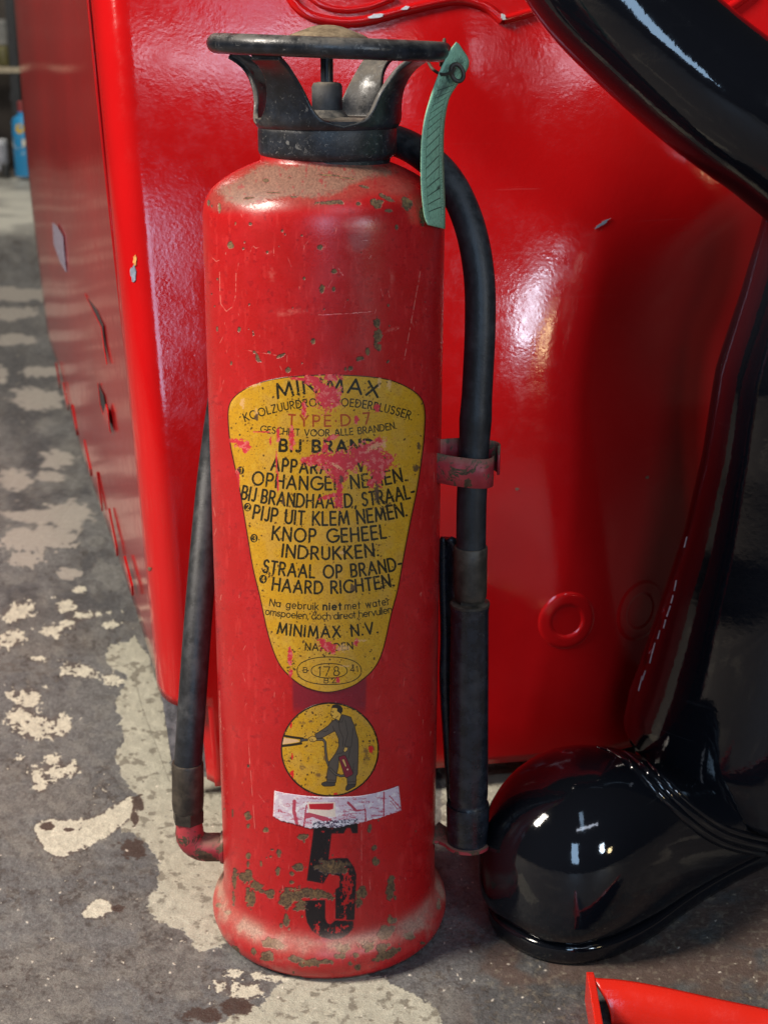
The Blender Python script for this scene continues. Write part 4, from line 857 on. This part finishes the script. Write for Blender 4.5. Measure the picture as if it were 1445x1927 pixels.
# ---- hose from the elbow at lower left, up behind the drum and down the right side to the nozzle
HR = .0104
hp = [at(354, 1438, .990), at(358, 1380, .993), at(365, 1280, 1.003), at(373, 1170, 1.020), at(382, 1060, 1.040), at(391, 960, 1.060), at(402, 860, 1.078), at(420, 740, 1.086), at(450, 620, 1.090), at(495, 490, 1.088), at(560, 360, 1.080), at(630, 286, 1.066), at(700, 260, 1.050), at(750, 267, 1.035), at(796, 292, 1.020), at(838, 332, 1.006), at(868, 384, .996), at(890, 450, .988), at(902, 530, .982), at(903, 620, .977), at(899, 710, .974), at(894, 800, .972), at(890, 880, .971), at(887, 950, .970), at(886, 1034, .970)]
tube("hose", spline(hp, 8), lambda t: HR*(1 + .07*max(0, 1-abs(t-.87)/.02)), M_RUBBER, ext, 28)
def tube_px(name, pts, Y, rpx, mat, parent, seg=32):
    """a turned piece along a straight sighted axis; rpx = list of (x, y, half width) in photo pixels"""
    P = [at(x, y, Y) for x, y, h in rpx]; rr = [h*(P[i].y*cP + (HC-P[i].z)*sP)/FPX for i, (x, y, h) in enumerate(rpx)]
    ax = (P[-1]-P[0]).normalized(); n = ax.orthogonal().normalized(); b = ax.cross(n)
    rows = [[p + (n*math.cos(2*math.pi*k/seg)+b*math.sin(2*math.pi*k/seg))*r for k in range(seg)] for p, r in zip(P, rr)]
    o = grid(name, rows, mat, parent, closed_v=True, caps=True); recalc(o); return sharp(o, 38)
YN = .970
tube_px("hose_ferrule", 0, YN, [(885.5, 1028, 30.5), (885.5, 1030, 31.8), (885, 1060, 31.5), (885, 1110, 31), (885, 1121, 30.5), (885, 1126, 28)], M_FERR, ext)
tube_px("hex_nut", 0, YN, [(885, 1124, 27), (885, 1142, 27)], M_FERR, ext, 6)
nz = tube_px("nozzle", 0, YN, [(884, 1133, 30), (884, 1136, 36.5), (884, 1141, 37), (884, 1146, 36), (884, 1150, 35.3), (883, 1250, 36), (882, 1400, 36.5), (881, 1492, 36.8), (881, 1500, 36.2), (881, 1503, 34.8), (881, 1509, 34.8), (881, 1511, 36.4), (880.5, 1530, 36.4), (880.5, 1533, 34), (880, 1560, 34)], M_NOZ, ext)
tube_px("nozzle_band", 0, YN, [(884, 1132, 34.5), (884, 1134, 37.3), (884, 1138, 37.5), (884, 1139.5, 36)], M_FERR, ext)
tube_px("holder_cup", 0, YN, [(880, 1513, 36.8), (880, 1511, 39.5), (880, 1514, 40.5), (880, 1540, 40), (879, 1572, 38.5), (879, 1582, 38)], M_NOZ, ext)
def holder():
    c = at(879, 1584, YN); p = Vector((AX+RB-.004, AY-.004, c.z-.0005)); V = []; N = 30; r1 = .0174
    top = []; d = (c-p); d.z = 0; d.normalize(); nn = Vector((-d.y, d.x, 0))
    out = [p + nn*.016, p + d*.012 + nn*.010]
    out += [c + (d*math.cos(a) + nn*math.sin(a))*r1 for a in [R(135) - R(270)*k/N for k in range(N+1)]]
    out += [p + d*.012 - nn*.010, p - nn*.016]
    n = len(out); V = [q + Vector((0, 0, .0012)) for q in out] + [q - Vector((0, 0, .0014)) for q in out]
    F = [tuple(range(n)), tuple(range(n, 2*n))[::-1]] + [(i, n+i, n+(i+1) % n, (i+1) % n) for i in range(n)]
    o = mesh("holder_plate", V, F, M_RUSTY, ext, smooth=False); recalc(o)
holder()
# flat lever hanging behind the nozzle
def lever():
    L = [(834, 1012), (828, 1030), (829, 1120), (831, 1200), (829, 1285), (836, 1400), (846, 1530)]; Q = [(846, 1014), (858, 1030), (858, 1120), (860, 1200), (862, 1290), (864, 1400), (864, 1530)]
    rows = [[at(a[0]+(b[0]-a[0])*t, a[1]+(b[1]-a[1])*t, .996+.006*math.sin(math.pi*t)-.012*t) for t in (0, .25, .5, .75, 1)] for a, b in zip(spline([(x, y, 0) for x, y in L], 5), spline([(x, y, 0) for x, y in Q], 5))]
    o = grid("nozzle_lever", rows, M_NOZ, ext); recalc(o); solid(o, .005, 0)
lever()
# spring clip
def clip():
    c = at(889, 878, .971); z = c.z; h = .0205
    def strip(pts, dz0, dz1, nm):
        P = spline([(c.x+x, c.y+y, z) for x, y in pts], 6); n = len(P); rows = [[p + Vector((0, 0, h/2+dz0+(dz1-dz0)*i/n)) if k == 0 else (p + Vector((0, 0, dz0+(dz1-dz0)*i/n)) if k == 1 else p + Vector((0, 0, -h/2+dz0+(dz1-dz0)*i/n))) for k in range(3)] for i, p in enumerate(P)]
        o = grid(nm, rows, M_RUSTY, ext); recalc(o); solid(o, .0016, 0)
    strip([(-.027, -.004), (-.020, -.0085), (-.0135, -.0115), (-.0075, -.0128), (0, -.0142), (.0075, -.0128), (.0118, -.0085), (.0135, -.003), (.0138, .002)], .001, -.003, "clip_jaw")
    strip([(-.027, .004), (-.018, .0095), (-.009, .0125), (0, .0138), (.008, .0125), (.0125, .0085), (.0165, .005), (.0178, -.001), (.0172, -.004)], .007, .0055, "clip_jaw")
clip()
# elbow
tube_px("hose_ferrule", 0, .990, [(353.5, 1434, 28.5), (353.5, 1437, 30), (354, 1470, 30), (354, 1505, 30), (354, 1519, 29), (354, 1524, 27)], M_FERR, ext)
tube_px("hex_nut", 0, .990, [(355, 1521, 30.5), (355, 1543, 30.5)], M_FERR, ext, 6)
e0 = at(356, 1536, .990); e1 = at(356, 1562, .990); e2 = at(428, 1594, .990); zc_ = e2.z; ep = [e0, e0*.5+e1*.5, e1]
rr_ = .0125
for k in range(1, 8):
    a = math.pi/2*k/7; ep.append(Vector((e0.x + rr_*(1-math.cos(a)), .990, zc_ + rr_*(1-math.sin(a)))))
ep[2] = Vector((e0.x, .990, zc_+rr_)); ep[1] = (ep[0]+ep[2])/2
ep += [Vector((e0.x+rr_+.004, .990, zc_)), Vector((AX-RB+.006, .990, zc_))]
tube("pipe_elbow", ep, lambda t: .0101 if t < .15 else .0108, M_RUSTY, ext, 28)
revolve("weld_bead", [(.0100, -.002), (.0122, -.001), (.0126, .0012), (.0112, .003), (.0098, .003)], M_RUSTY, ext, 0, 0, 32, tilt=None).data.transform(Matrix.Translation((AX-RB-.0012, .990, zc_)) @ Matrix.Rotation(math.pi/2, 4, 'Y'))

# ================================================================== INSPECTION TAG on a wire
tg = empty("inspection_tag", at(858, 140, .965), "green paper inspection tag with printed grid, wired to the right end of the grip ring", "tag")
def make_tag():
    Lf = [(858, 79), (848, 92), (833, 120), (820, 152), (808, 188), (799, 222), (794, 258), (792, 300), (792.5, 345), (795, 380), (799, 408), (805, 423)]
    Rt = [(862, 82), (869, 92), (881, 112), (879, 130), (861, 158), (846, 182), (839, 210), (835, 245), (834, 290), (835.5, 340), (837, 385), (837, 431)]
    yl = [.970, .968, .964, .958, .950, .943, .938, .935, .933, .932, .932, .932]; yr = [.974, .976, .980, .980, .974, .968, .964, .962, .961, .960, .959, .958]
    rows = []; uv = []
    A = spline([(x, y, Y*1000) for (x, y), Y in zip(Lf, yl)], 4); B = spline([(x, y, Y*1000) for (x, y), Y in zip(Rt, yr)], 4); n = len(A)
    for i, (a, b) in enumerate(zip(A, B)):
        row = []; ur = []
        for j in range(9):
            t = j/8; p = a*(1-t)+b*t; cur = math.sin(math.pi*t)*.0016
            row.append(at(p.x, p.y, p.z/1000 - cur)); ur.append((t, 1-i/(n-1)))
        rows.append(row); uv.append(ur)
    h, w_ = 900, 128; nn = vnoise(h, w_, 10, 81, 4, .3); n2 = vnoise(h, w_, 60, 82, 4)
    img = np.zeros((h, w_, 3), np.float32)+np.array((140, 188, 158), np.float32)/255; img = mixc(img, (112, 150, 126), sm(.48, .66, nn)*.7); img = mixc(img, (160, 202, 174), sm(.55, .7, n2)*.4)
    C = Canvas(0, 0, w_, h, 1); ink = C.zeros(); smd = C.zeros(); rng = np.random.RandomState(9)
    for k in range(15):
        y = 300+36*k; C.stroke(ink, [(26, y), (100, y+14)], 3.6)
    C.stroke(ink, [(26, 320), (26, 850)], 1.4); C.stroke(ink, [(100, 300), (100, 850)], 1.6)
    for k in range(60):
        y = 290+9.6*k; C.stroke(ink, [(108+rng.uniform(-1, 1), y), (108+rng.uniform(2, 9), y+rng.uniform(0, 5))], 1.5); C.stroke(ink, [(13+rng.uniform(-1, 1), y), (13+rng.uniform(1, 5), y+rng.uniform(0, 5))], 1.1)
    C.blob(ink, 92, 740, 8, 5); C.blob(smd, 62, 220, 44, 80); C.blob(smd, 80, 190, 30, 60); C.blob(smd, 50, 300, 40, 90)
    img = mixc(img, (52, 58, 54), sm(.35, 1., smd+.6*(nn-.5))*.62); img = mixc(img, (24, 36, 32), ink*.85)
    im = image("inspection_tag_print", img, np.full((h, w_), .6, np.float32)); m = image_mat("green_tag_card", im, (.5, .7), .0003, .3, 700, .1)
    o = grid("tag_card", rows, m, tg, uv); recalc(o); solid(o, .0006, 0)
    # wire: a loop round the ring tube, through the card, ending in an eye
    c = ring_pt(R(86), .0722); loop = []
    for k in range(30):
        a = 2*math.pi*k/30; loop.append(c + Vector((.0010*math.sin(a), -.0075*math.cos(a), .0078*math.sin(a)-.0003)))
    tube("tag_wire", loop, .0011, M_WIRE, tg, 10, closed=True)
    tube("tag_wire", spline([at(806, 118, .978), at(815, 131, .968), at(832, 140, .960), at(850, 136, .956), at(856, 127, .955)], 6), .0010, M_WIRE, tg, 10)
    e = at(860, 137, .962); eye = []
    for k in range(32):
        a = 2*math.pi*k/32; x = 11.5*math.cos(a); y = 17*math.sin(a); eye.append(at(860+x*.96+y*.26, 137+y*.93-x*.2, .9605))
    tube("tag_eyelet", eye, .0014, M_WIRE, tg, 10, closed=True)
make_tag()

# ================================================================== BLACK STATUE: bent leg and bulbous boot
st = empty("statue_leg", (.24, 1.06, 0), "glossy black bent leg and bulbous boot of a large statue, right of the fire extinguisher", "statue")
def make_statue():
    # upper limb: an arched tube crossing the top right corner, running on into the lower leg
    pa = [(1055, -330, 1.10, 121), (1060, -175, 1.095, 121), (1086, -98, 1.095, 122), (1137, -24, 1.092, 123), (1204, 46, 1.088, 123), (1280, 116, 1.085, 124), (1364, 184, 1.083, 125), (1460, 250, 1.085, 128), (1552, 322, 1.09, 136), (1612, 400, 1.095, 146), (1622, 500, 1.10, 152), (1600, 590, 1.10, 150)]
    P = spline([at(x, y, Y) for x, y, Y, h in pa], 6); hs = np.array([a[3] for a in pa])
    tube("upper_limb", P, lambda t: float(np.interp(t, np.linspace(0, 1, len(hs)), hs))*1.09/FPX*(1-.006*math.sin(18*t)), M_STAT, st, 40)
    lg = [(1600, 345, 1.10, 150), (1590, 430, 1.10, 158), (1562, 560, 1.10, 170), (1535, 700, 1.10, 188), (1512, 860, 1.10, 188), (1490, 1010, 1.10, 199), (1464, 1150, 1.10, 214), (1438, 1280, 1.105, 228), (1416, 1380, 1.11, 238), (1404, 1440, 1.115, 236)]
    P = spline([at(x, y, Y) for x, y, Y, h in lg], 6); rr = np.array([h*(p.y*cP+(HC-p.z)*sP)/FPX for (x, y, Y, h), p in zip(lg, [at(x, y, Y) for x, y, Y, h in lg])])
    rows = []
    for i, p in enumerate(P):
        t = i/(len(P)-1); r = float(np.interp(t, np.linspace(0, 1, len(rr)), rr)); row = []
        tilt = max(0, t-.55)/.45
        for k in range(56):
            a = 2*math.pi*k/56; w_ = 1 + .012*math.sin(3*a+9*t)
            x, y = r*math.cos(a)*w_, r*.86*math.sin(a)*w_
            row.append(p + Vector((x, y, -tilt*(.34*x - .20*y))))
        rows.append(row)
    o = grid("lower_leg", rows, M_STAT, st, closed_v=True, caps=True); recalc(o)
    p = P[-1]; r = float(rr[-1])
    # the leg's edge highlight modelled as pale dashes, broken up by crackle
    from mathutils.bvhtree import BVHTree
    bv = BVHTree.FromPolygons([v.co.copy() for v in o.data.vertices], [tuple(f.vertices) for f in o.data.polygons]); mk = plain("pale_edge_glint", (.42, .33, .34), .6, .3, 400)
    for (xa, ya), (xb, yb) in (((1272, 1092), (1268, 1112)), ((1266, 1120), (1262, 1135)), ((1261, 1140), (1254, 1160)), ((1252, 1166), (1248, 1182)), ((1241, 1186), (1237, 1202)), ((1232, 1210), (1226, 1232)), ((1228, 1222), (1222, 1248)), ((1214, 1262), (1208, 1280)), ((1208, 1272), (1201, 1300)), ((1292, 1010), (1287, 1030))):
        P_ = []
        for t in (0, .5, 1):
            hit = bv.ray_cast(Vector((0, 0, HC)), Vector(ray(xa+(xb-xa)*t, ya+(yb-ya)*t)).normalized())
            if hit[0]: P_.append(hit[0])
        if len(P_) == 3: tube("edge_glint", P_, .0007, mk, st, 6)
    # boot
    c = Vector((.1440, .985, 0)); ax = Vector((.75, .66, 0)).normalized(); nx = Vector((ax.y, -ax.x, 0))      # nx = right side
    sec = [(-.0715, .004, .062, .050), (-.069, .022, .082, .030), (-.060, .040, .102, .018), (-.044, .0555, .119, .012), (-.020, .0655, .1315, .010), (.006, .0690, .1355, .010), (.034, .0690, .131, .010), (.064, .066, .119, .010), (.095, .064, .103, .010), (.130, .064, .092, .010), (.170, .066, .088, .010), (.220, .070, .086, .010), (.265, .070, .080, .010), (.305, .058, .070, .010), (.330, .030, .060, .014), (.337, .006, .045, .026)]
    fine = spline([(a, w_, h) for a, w_, h, b in sec], 3); fb = np.interp(np.linspace(0, 1, len(fine)), np.linspace(0, 1, len(sec)), [s[3] for s in sec]); rows = []
    for (a, w_, h), b in zip([(v.x, v.y, v.z) for v in fine], fb):
        row = []; mid = b + (h-b)*.40
        for k in range(48):
            th = 2*math.pi*k/48; cx_, sz = math.cos(th), math.sin(th); e = .92
            x = max(w_, .001)*math.copysign(abs(cx_)**(e if sz > 0 else .50), cx_); z = mid + (h-mid if sz > 0 else mid-b)*math.copysign(abs(sz)**(e if sz > 0 else .62), sz)
            row.append(c + ax*a + nx*(x) + Vector((0, 0, z)))
        rows.append(row)
    o = grid("boot", rows, M_STAT, st, closed_v=True, caps=True); recalc(o)
    # sole: welted slab
    fa = [(v.x, v.y) for v in fine]
    def outline(gr):
        """the boot's plan outline moved inwards by -gr"""
        P_ = [(a, w_) for a, w_ in fa] + [(a, -w_) for a, w_ in fa[::-1]]; N = len(P_); out = []
        for i in range(N):
            (xa, ya), (xb, yb) = P_[i-1], P_[(i+1) % N]; tx, ty = xb-xa, yb-ya; L = math.hypot(tx, ty) or 1; out.append((P_[i][0] - ty/L*gr, P_[i][1] + tx/L*gr))
        return out
    rows = []
    for gr, z in ((-.022, .001), (-.0125, .0006), (-.0095, .0022), (-.0085, .006), (-.0078, .0120), (-.0080, .0148), (-.0098, .0165), (-.0130, .0172), (-.030, .0174)):
        rows.append([c + ax*a + nx*w_ + Vector((0, 0, z)) for a, w_ in outline(gr)])
    o = grid("sole", rows, M_STAT, st, closed_v=True, caps=True); recalc(o)
make_statue()
def cuff_folds():
    from mathutils.bvhtree import BVHTree
    V = []; F = []
    for nm in ("lower_leg", "boot"):
        me = bpy.data.objects[nm].data; b = len(V); V += [v.co.copy() for v in me.vertices]; F += [tuple(b+k for k in f.vertices) for f in me.polygons]
    bv = BVHTree.FromPolygons(V, F); line = [(1128, 1392), (1160, 1404), (1200, 1436), (1245, 1482), (1295, 1530), (1345, 1566), (1395, 1584), (1450, 1594)]
    for off, wd in ((-15, .0034), (0, .0042), (14, .0032)):
        P = []
        for q in spline([(x + off*.35, y - off*.9, 0) for x, y in line], 5):
            hit = bv.ray_cast(Vector((0, 0, HC)), Vector(ray(q.x, q.y)).normalized())
            if hit[0]: P.append(hit[0])
        for _ in range(3): P = [P[0]] + [(P[i-1]+P[i]*2+P[i+1])/4 for i in range(1, len(P)-1)] + [P[-1]]
        if len(P) > 6: tube("cuff_fold", P, lambda t: wd*min(1, .25+3*t), M_STAT, st, 14)
cuff_folds()

# ================================================================== RED TRAY in the lower right corner
tr = empty("metal_tray", (.20, .80, 0), "bright red curved sheet metal tray lying on the floor at the lower right corner", "tray")
def make_tray():
    H = .0245; top = spline([(.1455, .8735, 0), (.166, .8710, 0), (.192, .8635, 0), (.228, .8500, 0), (.264, .8370, 0), (.336, .808, 0)], 6)
    rows = []
    for i, p in enumerate(top):
        t = (top[min(i+1, len(top)-1)]-top[max(i-1, 0)]).normalized(); n = Vector((t.y, -t.x, 0))            # towards the camera
        cut = max(0, 1-i/5.0)
        rows.append([p + n*(.0165*math.sin(a_)) + t*(.013*cut*math.sin(a_)**1.5) + Vector((0, 0, max(.0006, H*math.cos(a_)**.9 if a_ < 1.55 else .0006))) for a_ in [math.pi/2*q_/12 for q_ in range(13)]])
    o = grid("curved_wall", rows, M_TRAY, tr); recalc(o); solid(o, .0020, 0)
    pts = [(.881, .0006), (.881, H+.0006), (.876, H+.0014), (.80, H+.0010), (.77, H-.002), (.77, .0006)]
    V = [Vector((.1445 + (.877-y)*-.030, y, z)) for y, z in pts]; o = mesh("end_plate", V, [tuple(range(len(V)))], M_TRAY, tr, smooth=False); recalc(o); solid(o, .0054, 0)
    bv = o.modifiers.new("edge", 'BEVEL'); bv.width = .0008; bv.segments = 2
make_tray()

# ================================================================== BACKGROUND far left
YB = 7.9
wl = box("workshop_wall", (-1.5, 8.7, 1.6), (8.0, .12, 3.2), plain("grey_workshop_wall", (.10, .085, .075), .9, .4, 3)); tag(wl, "grey back wall of the workshop, far away at the left edge behind the shelf", "wall")
sh = empty("storage_shelf", at(0, 330, YB), "dark metal storage shelf with a pale wooden board, far away at the left edge", "shelf")
m_post = plain("dark_shelf_steel", (.02, .022, .026), .5); m_board = plain("pale_shelf_board", (.42, .36, .26), .7)
xs = lambda px, py=130, Y=YB: at(px, py, Y)
for px in (31, -130):
    p = xs(px); box("post", (p.x, YB-.02, .95), (.045, .05, 1.9), m_post, sh)
for py in (131, -20):
    p = xs(-50, py, YB); box("board", (p.x+.02, YB+.12, p.z), (.62, .34, .028), m_board, sh)
box("brace", (xs(30, 165).x, YB+.0, xs(30, 160).z), (.03, .03, .16), m_post, sh, M=Matrix.Rotation(R(14), 3, 'Y'))
# blue can with a flower print
def can():
    p = at(44, 331, YB-.32); YC = YB-.32; p.z = 0.0 if abs(p.z) < .12 else p.z
    r = .058; c = Vector((at(47, 260, YC).x, YC, at(47, 331, YC).z)); topz = at(47, 222, YC).z; kz_ = topz
    root = empty("blue_canister", (c.x, YC, c.z), "sky blue canister with yellow sun print and red cap at the far left", "canister")
    mb = plain("sky_blue_plastic", (.035, .30, .62), .35, .1, 10)
    revolve("bottle", [(0, c.z), (r*.96, c.z), (r, c.z+.01), (r, topz-.02), (r*.9, topz), (r*.45, topz+.015), (r*.45, topz+.03), (0, topz+.03)], mb, root, c.x, c.y, 40)
    revolve("cap", [(0, topz+.028), (r*.40, topz+.028), (r*.42, topz+.075), (r*.30, at(47, 190, YC).z), (0, at(47, 190, YC).z)], plain("dull_red_cap", (.30, .05, .05), .5), root, c.x, c.y, 28)
    def dot(nm, px, py, rx, ry, m, seg=20):
        q = at(px, py, YC); V = []
        for k in range(seg):
            a = 2*math.pi*k/seg; x = q.x + rx*math.cos(a); dx = max(min(x-c.x, r*.98), -r*.98); V.append((c.x+dx, c.y-math.sqrt((r+.0015)**2-dx*dx), q.z+ry*math.sin(a)))
        o = mesh(nm, V, [tuple(range(seg))], m, root, smooth=False)
    dot("sun_print", 43, 241, .022, .024, plain("yellow_print", (.80, .52, .02), .5)); dot("white_print", 40, 268, .040, .027, plain("cream_print", (.72, .68, .55), .5)); dot("pale_band", 40, 287, .036, .006, plain("pale_blue_print", (.35, .55, .65), .5)); dot("handle_print", 20, 230, .012, .014, plain("white_ring_print", (.6, .75, .85), .5))
can()
def small(nm, lab, cat, px, py0, py1, hw, col, rough=.6, Y=YB, neck=.6):
    b = at(px, py1, Y); t = at(px, py0, Y); r = hw*Y/FPX*.98
    root = empty(nm, b, lab, cat); h = t.z-b.z
    revolve("vessel", [(0, b.z), (r*.95, b.z), (r, b.z+h*.08), (r, b.z+h*.70), (r*neck, b.z+h*.82), (0, b.z+h*.82)], plain(nm+"_material", col, rough, .2, 20), root, b.x, b.y, 28)
    revolve("lid", [(0, b.z+h*.81), (r*neck*1.05, b.z+h*.81), (r*neck*1.05, b.z+h*.98), (r*neck*.9, t.z), (0, t.z)], plain(nm+"_lid", tuple(min(1, x*1.6+.03) for x in col), rough), root, b.x, b.y, 28)
small("green_jar", "olive green jar with a lid standing on the far shelf board", "jar", 9, 86, 124, 14, (.09, .08, .025), Y=YB+.06, neck=.8)
small("red_tin", "small dull red tin next to the green jar on the far shelf board", "tin", 34, 96, 124, 6, (.30, .07, .05), Y=YB+.05, neck=.9)
small("pale_bucket", "pale grey bucket standing beside the blue canister at the left edge", "bucket", -2, 262, 320, 20, (.46, .47, .52), Y=YB-.2, neck=.95)
small("dark_can", "small dark paint can on the floor beside the pale bucket", "can", 12, 308, 333, 8, (.03, .03, .03), Y=YB-.3, neck=.9)
small("pale_crate_drum", "pale grey drum behind the shelf post at the left edge", "drum", 4, 36, 84, 22, (.26, .26, .25), Y=YB+.15, neck=.95)
